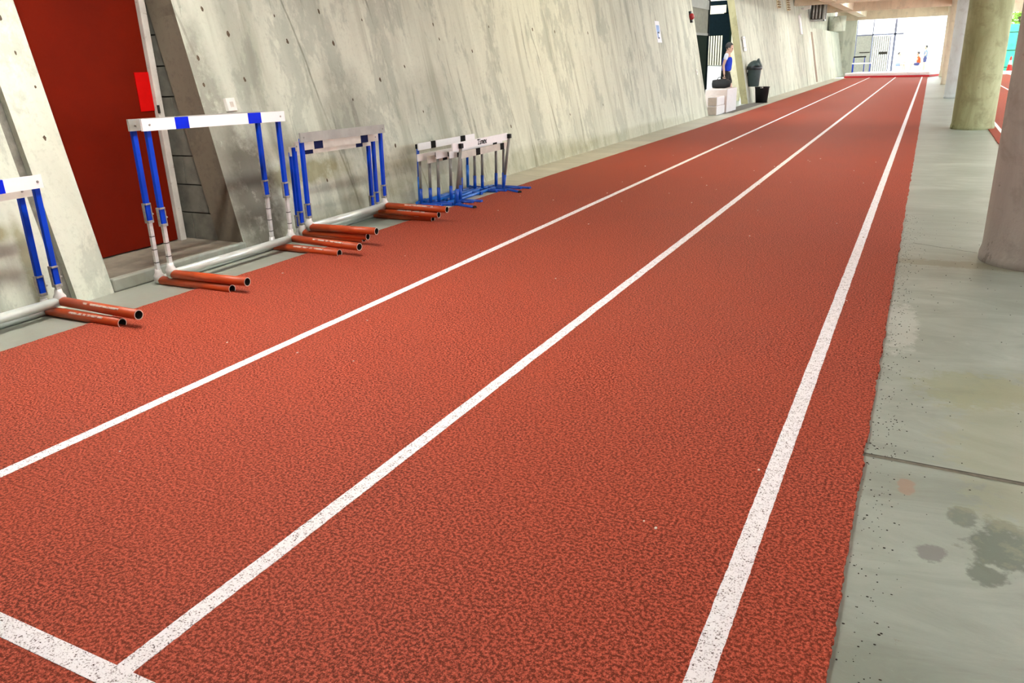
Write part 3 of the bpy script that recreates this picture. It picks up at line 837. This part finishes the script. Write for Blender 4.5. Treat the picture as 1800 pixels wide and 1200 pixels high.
# ------------------------------------------------------------------ ceiling, beams, far end
mb = MB(); mb.box((-5.35, -8, 3.6), (5.1, 54.2, 3.8))
struct(mb.build('ceiling', M['ceil']), 'pale concrete ceiling slab with beams', 'ceiling')
for y, zb in ((-3.9, 3.2), (4.4, 3.2), (12.6, 3.2), (20.6, 3.2), (28.5, 3.2), (36.5, 3.2), (44.6, 3.2), (53.6, 3.08)):
    mb = MB(); mb.box((-5.3, y - .2, zb), (5.1, y + .2, 3.6))
    struct(mb.build('beam', M['beam']), 'cross beam under the ceiling', 'beam')
for x in (-3.9, .79):
    mb = MB(); mb.box((x - .22, -8, 3.24), (x + .22, 53.4, 3.6))
    struct(mb.build('beam', M['beam']), 'long beam under the ceiling, ' + ('on the hurdle side' if x < 0 else 'over the columns'), 'beam')
mb = MB(); mb.box((-8, -8.3, -.2), (5.25, -8, 3.8)); struct(mb.build('wall_back', M['wall']), 'concrete wall behind the viewer', 'wall')
mb = MB(); mb.box((5.0, -8, FZ), (5.25, 54, .5)); mb.box((5.0, -8, .5), (5.25, 5.2, 3.75)); struct(mb.build('wall_right', M['wall']), 'wall along the far side of the second track, low where the hall is open, raised near the viewer to block daylight', 'wall')  # unseen; full-height part added to keep daylight off the near floor

# ceiling lamps (warm tubes in troughs)
for i, (x, y) in enumerate([(-3.3, 3.0)] + [(-2.7, y_) for y_ in (11.0, 19.0, 26.5, 33.5, 40.5, 48.0)] + [(3.0, y_) for y_ in (1.0, 10.0, 26.5, 40.5)]):
    o = thing('ceiling_light', 'long warm tube light under the ceiling, above the ' + ('running track' if x < 0 else 'second track'), 'light', (x, y, 3.6), 0, 'ceiling tube lights ' + ('left' if x < 0 else 'right'))
    mb = MB(); mb.box((-.16, -.75, -.08), (.16, .75, 0)); mb.build('housing', M['alu'], o)
    mb = MB(); mb.box((-.13, -.72, -.115), (.13, .72, -.082)); mb.build('diffuser', M['lamp_warm' if y == 11.0 else 'lamp_near' if y == 3.0 else 'lamp_far' if y > 30 else 'lamp'], o)

# end of the hall
Y_E = 54.0
e = thing('end_frame', 'pale steel frame with clear upper bays across the bright end of the hall', 'frame', (-3.1, Y_E, 0))
def epart(name, mat, *boxes, label=None, par=None):
    mb = MB()
    for lo, hi in boxes: mb.box((lo[0] + 3.1, lo[1] - Y_E, lo[2]), (hi[0] + 3.1, hi[1] - Y_E, hi[2]))
    return mb.build(name, M[mat], par or e, label=label)
epart('mullion', 'post_blue', ((-4.2, Y_E, 0), (-4.12, Y_E + .06, 3.08)))
epart('mullion', 'post_blue', ((-3.29, Y_E, 0), (-3.23, Y_E + .06, 3.08)))
epart('post', 'post_blue', ((-2.12, Y_E, 0), (-2.0, Y_E + .1, 3.08)), label='blue-grey steel post')
epart('rail', 'post_blue', ((-4.12, Y_E, 2.2), (-1.6, Y_E + .05, 2.28)))
epart('infill_panel', 'panel_grey', ((-4.12, Y_E + .02, .1), (-3.29, Y_E + .04, 2.2)), label='pale grey infill panel')
epart('bar', 'dark_steel', ((-3.9, Y_E - .03, 1.24), (-3.33, Y_E + .01, 1.29)))
g = thing('ribbed_gate', 'pale vertically ribbed metal gate with a dark slot at the hall end', 'gate', (-2.74, Y_E - .08, 0))
mb = MB()
for k in range(17):
    xx = -.48 + k * .057
    mb.box((xx, -.045 if k % 2 else -.005, .12), (xx + (.04 if k % 2 else .06), .02, 2.16))
mb.build('ribbed_panel', M['ribbed'], g)
mb = MB(); mb.box((-.08, -.05, 1.13), (.38, -.028, 1.28)); mb.build('slot', M['dark_steel'], g, label='dark slot')
mb = MB(); mb.box((-.49, -.04, FZ), (.5, .03, .12)); mb.box((.455, -.04, .12), (.5, .03, 2.16)); mb.build('gate_frame', M['post_blue'], g)

mb = MB(); mb.box((-5.9, 53.7, FZ), (-4.17, 53.95, 3.1)); struct(mb.build('wall_end', M['wall']), 'short cream concrete wall end left of the bright opening', 'wall')
# landing mats
mt = thing('landing_mat', 'wide white landing mat with red lower edge across the end of the track', 'mat', (-1.8, 48.6, 0), math.radians(-16))
mb = MB(); mb.box((-2.15, -.9, .075), (2.15, 1.4, .24)); mb.build('cushion', M['mat_white'], mt, bevel=.04)
mb = MB(); mb.box((-2.17, -.92, FZ), (2.17, 1.42, .08)); mb.build('base_layer', M['mat_red'], mt, bevel=.015, label='red base layer')

# outdoors
mb = MB(); mb.box((-60, 56, FZ - .2), (80, 160, FZ)); mb.box((5.3, -40, FZ - .2), (80, 56, FZ)); mb.box((-60, -40, FZ - .2), (-8, 56, FZ))
struct(mb.build('ground', M['asphalt']), 'sunlit pale paving outside the hall', 'ground')

fn = thing('mesh_fence', 'turquoise mesh fence beyond the second track', 'fence', (4.2, 54.6, FZ))
mb = MB(); mb.box((-3.0, 0, .03), (3.2, .008, 2.5)); mb.build('mesh_panel', M['mesh_green'], fn)
for zz in (.22, 1.12, 2.08):
    mb = MB(); mb.tube([(-3.0, -.03, zz), (3.2, -.03, zz)], .022, 8); mb.build('rail', M['dark_steel'], fn)
for xx in (-3.0, -1.0, 1.1, 3.2):
    mb = MB(); mb.tube([(xx, .04, 0), (xx, .04, 2.55)], .03, 8); mb.build('post', M['dark_steel'], fn)
cn = thing('traffic_cone', 'red traffic cone with a white band by the turquoise fence', 'cone', (3.82, 51.6, 0))
mb = MB(); mb.lathe([(.15, .04), (.10, .40)], 24, close=False); mb.lathe([(.058, .62), (.035, .80), (.012, .81)], 24, close=False); mb.build('body', M['cone'], cn)
mb = MB(); mb.lathe([(.10, .40), (.058, .62)], 24, close=False); mb.build('white_band', M['board'], cn, label='white band')
mb = MB(); mb.box((-.2, -.2, 0), (.2, .2, .04)); mb.build('base', M['cone'], cn, bevel=.01)
mb = MB(); mb.box((2.6, 50.4, FZ), (4.95, 51.1, .10)); tag(mb.build('kerb_block', M['mat_white'], bevel=.02), 'low white kerb at the end of the second track', 'kerb')

def tree(label, x, y, h, rad, seed, grp):
    o = thing('tree', label, 'tree', (x, y, FZ), 0, grp); random.seed(seed)
    mb = MB(); mb.tube([(0, 0, 0), (.05, .03, h * .3), (-.03, .08, h * .6), (0, 0, h * .8)], .16, 10, r_end=.04)
    for k in range(5):
        a = k * 1.3; mb.tube([(0, 0, h * (.35 + .07 * k)), (rad * .6 * math.cos(a), rad * .6 * math.sin(a), h * (.55 + .07 * k))], .05, 7, r_end=.015)
    mb.build('trunk', M['bark'], o)
    mb = MB()
    for k in range(1500):
        v = Vector((random.gauss(0, 1), random.gauss(0, 1), random.gauss(0, 1))).normalized() * (random.random() ** .4)
        c = Vector((v.x * rad, v.y * rad, h * .62 + v.z * h * .38)); s = random.uniform(.08, .17)
        d = Vector((random.uniform(-1, 1), random.uniform(-1, 1), random.uniform(-.6, .6))).normalized(); u = d.orthogonal().normalized()
        q = d.cross(u)
        mb.poly([c - d * s, c + u * s * .5 + q * .02, c + d * s, c - u * s * .5 + q * .02])
    mb.build('crown', M['leaf'], o)
tree('bright green leafy tree beyond the turquoise fence', 4.6, 60, 5.0, 1.9, 4, 'trees outside')
tree('bright green leafy tree behind the fence, farther right', 8.5, 62, 5.5, 2.2, 9, 'trees outside')

# ------------------------------------------------------------------ gate opening in the left wall
mb = MB(); mb.box((-9.0, 26.3, FZ), (-5.3, 26.5, 3.6)); mb.box((-8.6, 18.5, FZ), (-8.4, 26.3, 3.6))
struct(mb.build('wall_passage', M['cream']), 'cream painted wall at the back of the gate passage', 'wall')
gt = thing('barred_gate', 'dark teal steel gate with pale-lit bars in the wall opening', 'gate', (-5.65, 24.62, FZ))
def gp(name, mat, *boxes, label=None):
    mb = MB()
    for lo, hi in boxes: mb.box((lo[0] + 5.65, lo[1], lo[2] - FZ), (hi[0] + 5.65, hi[1], hi[2] - FZ))
    return mb.build(name, M[mat], gt, label=label)
gp('gate_frame', 'gate_dark', ((-6.02, 0, 2.74), (-5.40, .06, 2.86)), ((-5.47, 0, 2.5), (-5.40, .06, 2.74)), ((-6.02, 0, 0), (-5.97, .06, 2.86)))
gp('solid_panel', 'gate_dark', ((-5.97, .01, 1.915), (-5.53, .05, 2.51)))
gp('side_leaf', 'gate_dark', ((-5.53, .0, .1), (-5.31, .05, 2.53)))
gp('lower_panel', 'gate_dark', ((-5.97, .01, .05), (-5.53, .05, .55)))
gp('cap_post', 'gate_green', ((-5.335, -.02, .0), (-5.285, .04, 2.60)))
for k in range(7):
    xx = -5.97 + k * .0733
    gp('bar', 'gate_dark', ((xx - .012, .015, .55), (xx + .012, .04, 1.92)))
for k in range(3):
    gp('louvre', 'cream_slat', ((-5.97, .03, 2.53 + k * .07), (-5.47, .045, 2.575 + k * .07)))
fg = thing('folded_gate_leaf', 'grey-green panelled gate leaf seen edge-on past the wall end', 'gate', (-5.62, 22.4, FZ))
def fp(name, mat, *boxes):
    mb = MB()
    for lo, hi in boxes: mb.box((lo[0] + 5.62, lo[1] - 22.4, lo[2] - FZ), (hi[0] + 5.62, hi[1] - 22.4, hi[2] - FZ))
    return mb.build(name, M[mat], fg)
fp('upper_panel', 'gate_grey', ((-5.63, 20.9, 1.95), (-5.60, 23.1, 2.55)))
fp('lower_panel', 'gate_green', ((-5.63, 20.9, .05), (-5.60, 23.1, 1.89)))
fp('mid_rail', 'gate_trim', ((-5.64, 20.9, 1.89), (-5.585, 23.2, 1.95)))
fp('top_rail', 'gate_trim', ((-5.64, 20.9, 2.55), (-5.585, 23.2, 2.78)))
fp('post', 'gate_dark', ((-5.66, 23.05, 0), (-5.58, 23.17, 2.8)))
wb = thing('white_board', 'white sheet leaning on the dark gate behind the man in blue', 'board', (-5.7, 24.45, FZ))
mb = MB(); mb.hexa([(-.30, -.10, 0), (.20, -.10, 0), (.20, -.08, 0), (-.30, -.08, 0)], [(-.30, .09, 1.10), (.20, .09, 1.08), (.20, .11, 1.08), (-.30, .11, 1.10)]); mb.build('sheet', M['paper'], wb)
mb = MB(); mb.hexa([(-.31, .075, 1.095), (.21, .075, 1.075), (.21, .115, 1.075), (-.31, .115, 1.095)], [(-.31, .08, 1.125), (.21, .08, 1.105), (.21, .12, 1.105), (-.31, .12, 1.125)]); mb.build('top_edge', M['gate_trim'], wb)

# white foam blocks
def block(label, lo, hi, grp):
    c = ((lo[0] + hi[0]) / 2, (lo[1] + hi[1]) / 2, lo[2])
    o = thing('foam_block', label, 'block', c, 0, grp)
    L = lambda p: tuple(a - b for a, b in zip(p, c))
    mb = MB(); mb.box(L(lo), L(hi)); mb.build('core', M['box_white'], o, bevel=.015)
    mb = MB(); mb.box(L((lo[0] + .01, lo[1] - .008, lo[2] + .01)), L((hi[0] - .01, lo[1] + .002, hi[2] - .01))); mb.build('end_face', M['box_pink'], o, label='dull pinkish end face')
    mb = MB()
    zz = hi[2] - .004; mb.box(L((lo[0] + .015, lo[1] + .015, zz)), L((hi[0] - .015, hi[1] - .015, hi[2] + .004))); mb.build('top_sheet', M['box_pink'], o)
block('large white foam block behind the two small ones by the man in blue', (-5.0, 20.62, FZ), (-4.44, 21.75, .56), 'foam blocks by the opening')
block('small white foam block on the floor at the wall end', (-4.72, 19.72, FZ), (-4.48, 20.58, .20), 'foam blocks by the opening')
block('small white foam block, upper of the two at the wall end', (-4.72, 19.75, .205), (-4.49, 20.56, .41), 'foam blocks by the opening')
bgk = thing('duffel_bag', 'black duffel bag lying on the large white foam block', 'bag', (-4.70, 21.2, .565)); bgk.scale = (.85, .8, .8)
mb = MB(); mb.lathe([(.04, -.30), (.12, -.28), (.145, -.15), (.15, .1), (.12, .24), (.04, .26)], 18, 'X', at=(-.02, 0, .135))
for v in mb.bm.verts: v.co.z = max(0, .135 + (v.co.z - .135) * (.95 + .12 * math.sin(v.co.x * 19)))
mb.build('body', M['fabric_black'], bgk)
mb = MB(); mb.tube([(-.16, -.05, .26), (-.12, -.06, .33), (0, -.06, .35), (.10, -.06, .32), (.12, -.05, .25)], .012, 8); mb.build('handle', M['fabric_black'], bgk)

# bins
bn = thing('lidded_bin', 'dark grey-green bin with a hooded lid, fixed to the wall above the bucket', 'bin', (-4.62, 24.95, .46))
mb = MB(); mb.lathe([(.001, 0), (.145, 0), (.155, .02), (.19, .45), (.20, .56)], 32, close=False); mb.build('body', M['bin_grey'], bn)
mb = MB(); mb.lathe([(.215, .47), (.222, .50), (.222, .56), (.205, .585)], 32, close=False); mb.build('rim', M['bin_lid'], bn)
mb = MB(); mb.lathe([(.21, .585), (.19, .63), (.13, .69), (.05, .73), (.001, .735)], 28, close=False)
mb.hexa([(-.02, -.1, .60), (.20, -.1, .58), (.20, .1, .58), (-.02, .1, .60)], [(.08, -.07, .76), (.11, -.07, .79), (.11, .07, .79), (.08, .07, .76)]); mb.build('lid', M['bin_grey'], bn)
mb = MB(); mb.box((-.30, -.05, .30), (-.17, .05, .40)); mb.build('wall_bracket', M['dark_steel'], bn)
bk = thing('bucket', 'black tapered bucket on the floor below the lidded bin', 'bucket', (-4.36, 24.95, FZ))
mb = MB(); mb.lathe([(.001, 0), (.165, 0), (.205, .44), (.212, .455), (.198, .455), (.16, .03), (.001, .03)], 32, close=False); mb.build('shell', M['black_plastic'], bk)
mb = MB(); mb.lathe([(.207, .43), (.216, .44), (.216, .46), (.203, .462)], 32, close=False); mb.build('rim', M['black_plastic'], bk)
mb = MB(); mb.box((-.02, -.212, .43), (.06, -.205, .468)); mb.build('tag', M['white_plastic'], bk, label='white tag on the rim')
mb = MB(); mb.hexa([(-4.75, 20.1, FZ), (-4.28, 20.6, FZ), (-4.22, 25.3, FZ), (-4.66, 24.6, FZ)], [(-4.75, 20.1, FZ + .012), (-4.28, 20.6, FZ + .012), (-4.22, 25.3, FZ + .012), (-4.66, 24.6, FZ + .012)])
tag(mb.build('rubber_mat', simple('grey_brown_rubber', (0.12, 0.115, 0.10, 1), .8)), 'long dark rubber mat on the floor in front of the gate opening', 'mat')

# unit in a steel cage high on the far wall
ac = thing('cooling_unit', 'steel-framed cooling unit hung high on the far wall under the ceiling', 'cooling unit', (-4.95, 41.0, 2.72))
mb = MB()
for xx in (-.30, .36):
    for yy in (-.3, .3): mb.box((xx - .03, yy - .03, 0), (xx + .03, yy + .03, .86))
for zz in (0, .80):
    mb.box((-.30, -.33, zz), (.39, -.27, zz + .06)); mb.box((-.30, .27, zz), (.39, .33, zz + .06)); mb.box((-.33, -.3, zz), (-.27, .3, zz + .06)); mb.box((.33, -.3, zz), (.39, .3, zz + .06))
mb.build('cage', M['steel'], ac)
mb = MB(); mb.box((-.22, -.24, .08), (.28, .26, .80)); mb.build('casing', M['dark_steel'], ac)
for xx in (-.12, .02, .17):
    mb = MB(); mb.tube([(xx, -.27, .10), (xx, -.27, .76)], .035, 10); mb.build('coil', M['steel'], ac)
mb = MB(); mb.box((-.46, -.05, .2), (-.3, .05, .3)); mb.build('wall_bracket', M['dark_steel'], ac)
fl = thing('flood_light', 'small white floodlight on the wall beside the cooling unit', 'light', (-5.06, 38.4, 3.1))
mb = MB(); mb.hexa([(-.12, -.08, 0), (.14, -.08, .06), (.14, .08, .06), (-.12, .08, 0)], [(-.12, -.08, .14), (.14, -.08, .2), (.14, .08, .2), (-.12, .08, .14)]); mb.build('head', M['white_plastic'], fl, bevel=.01)
mb = MB(); mb.box((-.26, -.03, .04), (-.12, .03, .10)); mb.build('arm', M['alu'], fl)
cd = on_wall('conduit', 'thin white conduit on the far wall below the cooling unit', 'pipe', 37.3, 2.1)
mb = MB(); mb.box((.0, -.2, 0), (.06, .2, .75)); mb.build('pipe', M['board'], cd, bevel=.01)
mb = MB(); mb.box((0, -.06, .68), (.1, .06, .82)); mb.build('junction_box', M['white_plastic'], cd)

# hurdles left standing by the far gate
def far_hurdle(label, loc, rz, h, mt):
    o = thing('track_hurdle', label, 'hurdle', loc, rz, 'hurdles by the far gate')
    for s in (-.5, .5):
        mb = MB(); mb.tube([(s, 0, .03), (s, 0, h)], .022, 8); mb.build('upright', M['blue'], o)
        mb = MB(); mb.tube([(s, 0, .03), (s, -.6, .03)], .03, 10); mb.build('foot', M['rust'], o)
    mb = MB(); mb.tube([(-.5, 0, .03), (.5, 0, .03)], .028, 10); mb.build('base_tube', M['silver'], o)
    mb = MB(); mb.box((-.56, -.04, h - .035), (.56, -.022, h + .035)); mb.build('crossbar', M[mt], o)
far_hurdle('tall hurdle standing by the far gate, turned nearly edge-on', (-3.75, 52.4, FZ), math.radians(58), 1.05, 'black_stripe')
far_hurdle('low hurdle with a pale bar standing by the far gate', (-3.55, 51.6, FZ), math.radians(25), .70, 'board')

# ------------------------------------------------------------------ people
def skin_mesh(chains, sub=1):
    """chains: list of [(point, radius), ...]; chains sharing a point are welded. Returns mesh via Skin + Subdivision"""
    bm = bmesh.new(); lut = {}; rad = {}
    for ch in chains:
        prev = None
        for p, r in ch:
            k = tuple(round(c, 4) for c in p)
            if k not in lut: lut[k] = bm.verts.new(p); rad[k] = r
            v = lut[k]
            if prev is not None and prev is not v and bm.edges.get((prev, v)) is None: bm.edges.new((prev, v))
            prev = v
    me = bpy.data.meshes.new('skin_tmp'); bm.verts.index_update()
    order = {v.index: rad[k] for k, v in lut.items()}
    bm.to_mesh(me); bm.free()
    o = bpy.data.objects.new('skin_tmp', me); COL.objects.link(o)
    md = o.modifiers.new('s', 'SKIN'); md.use_smooth_shade = True
    for i, sv in enumerate(me.skin_vertices[0].data):
        r = order[i]
        sv.radius = r if isinstance(r, tuple) else (r, r)
        sv.use_root = (i == 0)
    sb = o.modifiers.new('d', 'SUBSURF'); sb.levels = sub; sb.render_levels = sub
    dg = bpy.context.evaluated_depsgraph_get()
    out = bpy.data.meshes.new_from_object(o.evaluated_get(dg))
    bpy.data.objects.remove(o)
    return out

def merged(name, meshes, mat, parent, voxel=0.0, label=None):
    bm = bmesh.new()
    for me in meshes: bm.from_mesh(me)
    me = bpy.data.meshes.new(name); bm.to_mesh(me); bm.free()
    if voxel:
        o = bpy.data.objects.new('rm_tmp', me); COL.objects.link(o)
        rm = o.modifiers.new('r', 'REMESH'); rm.mode = 'VOXEL'; rm.voxel_size = voxel; rm.use_smooth_shade = True
        sm = o.modifiers.new('s', 'SMOOTH'); sm.factor = .5; sm.iterations = 3
        dg = bpy.context.evaluated_depsgraph_get()
        me = bpy.data.meshes.new_from_object(o.evaluated_get(dg)); bpy.data.objects.remove(o)
    me.materials.clear(); me.materials.append(mat); me.name = name
    for p in me.polygons: p.use_smooth = True; p.material_index = 0
    ob = bpy.data.objects.new(name, me); COL.objects.link(ob); ob.parent = parent
    if label: ob['label'] = label
    return ob

def head_mesh(c, fwd, s=1.0, pitch=0.0):
    """head looking along local +X rotated to fwd (angle about Z)"""
    mb = MB()
    mb.ball((0, 0, .02), .098, 3, (1.0, .80, 1.08))                 # skull
    mb.ball((.032, 0, -.045), .066, 3, (.95, .85, 1.15))            # jaw
    mb.ball((.104, 0, -.022), .016, 2, (1.0, .8, 1.3))              # nose
    mb.ball((.098, 0, -.058), .014, 2, (.7, 1.5, .7))               # lips
    mb.ball((.083, 0, -.095), .02, 2, (.8, 1.1, .8))                # chin
    mb.ball((.086, 0, .018), .018, 2, (.6, 2.4, .6))                # brow
    for sgn in (-1, 1): mb.ball((-.008, sgn * .08, -.015), .026, 2, (.7, .35, 1.2))
    me = bpy.data.meshes.new('head_tmp'); mb.bm.to_mesh(me); mb.bm.free()
    R = Matrix.Translation(Vector(c)) @ Matrix.Rotation(fwd, 4, 'Z') @ Matrix.Rotation(pitch, 4, 'Y') @ Matrix.Scale(s, 4)
    me.transform(R)
    return me, R

def hair_part(R, parent, mat, cover=.0):
    mb = MB(); mb.ball((-.016, 0, .034), .104, 3, (.98, .86, 1.05))
    for v in mb.bm.verts:
        # open at the face
        if v.co.x > .035 and v.co.z < .075: v.co.x = .035 - .02 * (v.co.x - .035); v.co.y *= .9
        if v.co.z < -.03: v.co.z = -.03 + (v.co.z + .03) * .35
    me = bpy.data.meshes.new('hair_tmp'); mb.bm.to_mesh(me); mb.bm.free(); me.transform(R)
    return merged('hair', [me], mat, parent)

def eyes_part(R, parent):
    mb = MB()
    for sgn in (-1, 1): mb.ball((.087, sgn * .034, 0.0), .011, 2)
    me = bpy.data.meshes.new('eye_tmp'); mb.bm.to_mesh(me); mb.bm.free(); me.transform(R)
    return merged('eyes', [me], M['dark_in'], parent)

def hand_chains(wrist, direction, side, s=1.0):
    d = Vector(direction).normalized(); wv = Vector(wrist)
    u = Vector(side).normalized(); n = d.cross(u).normalized()
    palm = wv + d * .085 * s
    ch = [[(tuple(wv), .024 * s), (tuple(wv + d * .045 * s), (.034 * s, .018 * s)), (tuple(palm), (.036 * s, .016 * s))]]
    for k, ln in enumerate((.072, .082, .076, .058)):
        off = u * (k - 1.5) * .020 * s
        a = palm + off; 
        ch.append([(tuple(wv + d * .05 * s + off * .5), .010 * s), (tuple(a), .0095 * s), (tuple(a + (d * .55 + n * .12) * ln * s), .0085 * s), (tuple(a + (d * .95 + n * .35) * ln * s), .007 * s)])
    ch.append([(tuple(wv + d * .02 * s), .012 * s), (tuple(wv + d * .045 * s - u * .042 * s), .0105 * s), (tuple(wv + d * .085 * s - u * .055 * s + n * .015 * s), .0085 * s)])
    return ch

def person(label, loc, rz, J, top, top_mat, bottom_mat, hair, look=0.0, pitch=0.0, sleeve=False, scale=1.0, under=None, grp=None, shoe='board', skin='skin'):
    """J: joints in local metres, figure facing local +X"""
    o = thing('person', label, 'person', loc, rz, grp); o.scale = (scale,) * 3
    V = {k: Vector(v) for k, v in J.items()}
    pel, wst, chs, nck, hd = V['pelvis'], V['waist'], V['chest'], V['neck'], V['head']
    up_ = (hd - nck).normalized()
    meshes = [skin_mesh([[(tuple(pel), (.135, .10)), (tuple(wst), (.125, .092)), (tuple(chs), (.145, .105)), (tuple(nck), (.060, .058)), (tuple(nck + up_ * .07), (.050, .050)), (tuple(hd), (.05, .05))]], 2)]
    for sd in ('l', 'r'):
        sh, el, wr = V['sho_' + sd], V['elb_' + sd], V['wri_' + sd]
        meshes.append(skin_mesh([[(tuple(chs + (nck - chs) * .45), .062), (tuple(sh), .056), (tuple(sh.lerp(el, .5)), .046), (tuple(el), .038), (tuple(el.lerp(wr, .35)), .038), (tuple(wr), .025)]], 2))
        d = (wr - el).normalized()
        for ch in hand_chains(wr, d, Vector((1, 0, 0)) if abs(d.x) < .8 else Vector((0, 0, 1))): meshes.append(skin_mesh([ch], 1))
        hp, kn, an, to = V['hip_' + sd], V['kne_' + sd], V['ank_' + sd], V['toe_' + sd]
        meshes.append(skin_mesh([[(tuple(pel.lerp(hp, .5)), .085), (tuple(hp), .092), (tuple(hp.lerp(kn, .5)), .076), (tuple(kn), .055), (tuple(kn.lerp(an, .3)), .056), (tuple(an), .036), (tuple(an + Vector((0, 0, -.03))), .038)]], 2))
        fd = (to - an); fd.z = 0; fd.normalize()
        heel = Vector((an.x, an.y, an.z - .05)) - fd * .045
        meshes.append(skin_mesh([[(tuple(heel), .036), (tuple(Vector((an.x, an.y, an.z - .045)) + fd * .06), (.042, .034)), (tuple(to), (.038, .022))]], 1))
    hm, R = head_mesh(tuple(hd), look, 1.0, pitch); meshes.append(hm)
    merged('body', meshes, M[skin], o, voxel=.011)
    hair_part(R, o, hair); eyes_part(R, o)
    # clothing
    g = .014
    ct = [skin_mesh([[(tuple(pel.lerp(wst, .1)), (.148, .118)), (tuple(wst), (.142, .110)), (tuple(chs), (.158, .121)), (tuple(chs.lerp(nck, .62)), (.11, .085))]], 2)]
    if sleeve:
        for sd in ('l', 'r'):
            sh, el = V['sho_' + sd], V['elb_' + sd]
            ct.append(skin_mesh([[(tuple(chs + (nck - chs) * .45), .075), (tuple(sh), .072), (tuple(sh.lerp(el, .55)), .064)]], 2))
    else:
        for sd in ('l', 'r'):
            sh = V['sho_' + sd]
            ct.append(skin_mesh([[(tuple(chs.lerp(sh, .35)), .07), (tuple(nck.lerp(sh, .5) + Vector((0, 0, -.015))), .05)]], 1))
    merged(top, ct, M[top_mat], o, voxel=.013)
    if under:
        cu = []
        for sd in ('l', 'r'):
            sh, el = V['sho_' + sd], V['elb_' + sd]
            cu.append(skin_mesh([[(tuple(nck.lerp(sh, .55)), .05), (tuple(sh), .067), (tuple(sh.lerp(el, .5)), .060)]], 2))
        merged('undershirt', cu, M[under], o, voxel=.013, label='pale short sleeves')
    cs = [skin_mesh([[(tuple(pel.lerp(wst, .25)), (.150, .118)), (tuple(pel), (.152, .122))]], 2)]
    for sd in ('l', 'r'):
        hp, kn = V['hip_' + sd], V['kne_' + sd]
        cs.append(skin_mesh([[(tuple(pel.lerp(hp, .4)), .105), (tuple(hp), .110), (tuple(hp.lerp(kn, .75)), .094)]], 2))
    merged('shorts', cs, M[bottom_mat], o, voxel=.013)
    for sd in ('l', 'r'):
        an, to = V['ank_' + sd], V['toe_' + sd]
        fd = (to - an); fd.z = 0; fd.normalize(); heel = Vector((an.x, an.y, an.z - .045)) - fd * .05
        merged('shoe', [skin_mesh([[(tuple(heel), (.048, .046)), (tuple(Vector((an.x, an.y, an.z - .04)) + fd * .06), (.050, .042)), (tuple(to + fd * .02), (.046, .03))]], 2)], M[shoe], o)
    return o

WALK = dict(pelvis=(0, 0, .92), waist=(.0, 0, 1.06), chest=(.015, 0, 1.25), neck=(.01, 0, 1.43), head=(.05, 0, 1.56),
            sho_l=(.0, .18, 1.375), elb_l=(.0, .23, 1.11), wri_l=(.03, .21, .87), sho_r=(.0, -.18, 1.375), elb_r=(-.07, -.22, 1.11), wri_r=(-.03, -.23, .86),
            hip_l=(0, .09, .90), kne_l=(.14, .10, .50), ank_l=(.06, .10, .10), toe_l=(.20, .11, .035),
            hip_r=(0, -.09, .90), kne_r=(-.03, -.10, .48), ank_r=(-.20, -.10, .12), toe_r=(-.07, -.11, .035))
person('man in a blue singlet walking out from behind the white foam blocks', (-4.93, 22.6, FZ), math.radians(8), WALK, 'singlet', 'singlet', 'fabric_black', M['hair'], pitch=.28, under='shirt')
STAND = dict(pelvis=(0, 0, .92), waist=(.0, 0, 1.06), chest=(.0, 0, 1.25), neck=(-.01, 0, 1.43), head=(.02, 0, 1.56),
             sho_l=(.0, .18, 1.375), elb_l=(.03, .24, 1.11), wri_l=(.20, .20, 1.0), sho_r=(.0, -.18, 1.375), elb_r=(.05, -.24, 1.12), wri_r=(.24, -.18, 1.05),
             hip_l=(0, .10, .90), kne_l=(.02, .14, .50), ank_l=(0, .17, .09), toe_l=(.15, .19, .035), hip_r=(0, -.10, .90), kne_r=(.02, -.13, .50), ank_r=(0, -.16, .09), toe_r=(.15, -.18, .035))
SIT = dict(pelvis=(0, 0, .46), waist=(.0, 0, .60), chest=(.04, 0, .79), neck=(.06, 0, .96), head=(.10, 0, 1.09),
           sho_l=(.05, .18, .91), elb_l=(.16, .22, .68), wri_l=(.36, .16, .62), sho_r=(.05, -.18, .91), elb_r=(.16, -.22, .68), wri_r=(.36, -.14, .62),
           hip_l=(.02, .10, .45), kne_l=(.42, .14, .47), ank_l=(.46, .14, .09), toe_l=(.61, .15, .035), hip_r=(.02, -.10, .45), kne_r=(.42, -.13, .47), ank_r=(.46, -.13, .09), toe_r=(.61, -.14, .035))
person('standing person in grey-blue top with arms bent, in the bright end opening', (-.33, 57.0, FZ), math.radians(190), STAND, 'shirt', 'grey_shirt', 'trousers', M['hair'], sleeve=True, scale=.93)
def bench(label, loc, rz):
    o = thing('bench', label, 'bench', loc, rz, 'benches outside the hall')
    mb = MB(); mb.box((-.2, -.45, .33), (.2, .45, .37)); mb.build('seat', M['board'], o, bevel=.01)
    for s in (-.35, .35):
        mb = MB(); mb.box((-.17, s - .03, 0), (.17, s + .03, .33)); mb.build('leg', M['steel'], o)
bench('pale bench under the person in orange outside', (-.66, 57.3, FZ), math.radians(185))
person('person in an orange top seated on a bench in the bright end opening', (-.66, 57.3, FZ + .045), math.radians(185), SIT, 'shirt', 'orange_shirt', 'trousers', M['hair'], sleeve=True, scale=.97)
bench('pale bench under the person in pale clothes outside', (-1.88, 57.0, FZ), math.radians(-20))
person('person in pale clothes seated beside the blue-grey post outside', (-1.88, 57.0, FZ + .045), math.radians(-20), SIT, 'shirt', 'shirt', 'grey_shirt', M['hair'], sleeve=True, scale=.97)
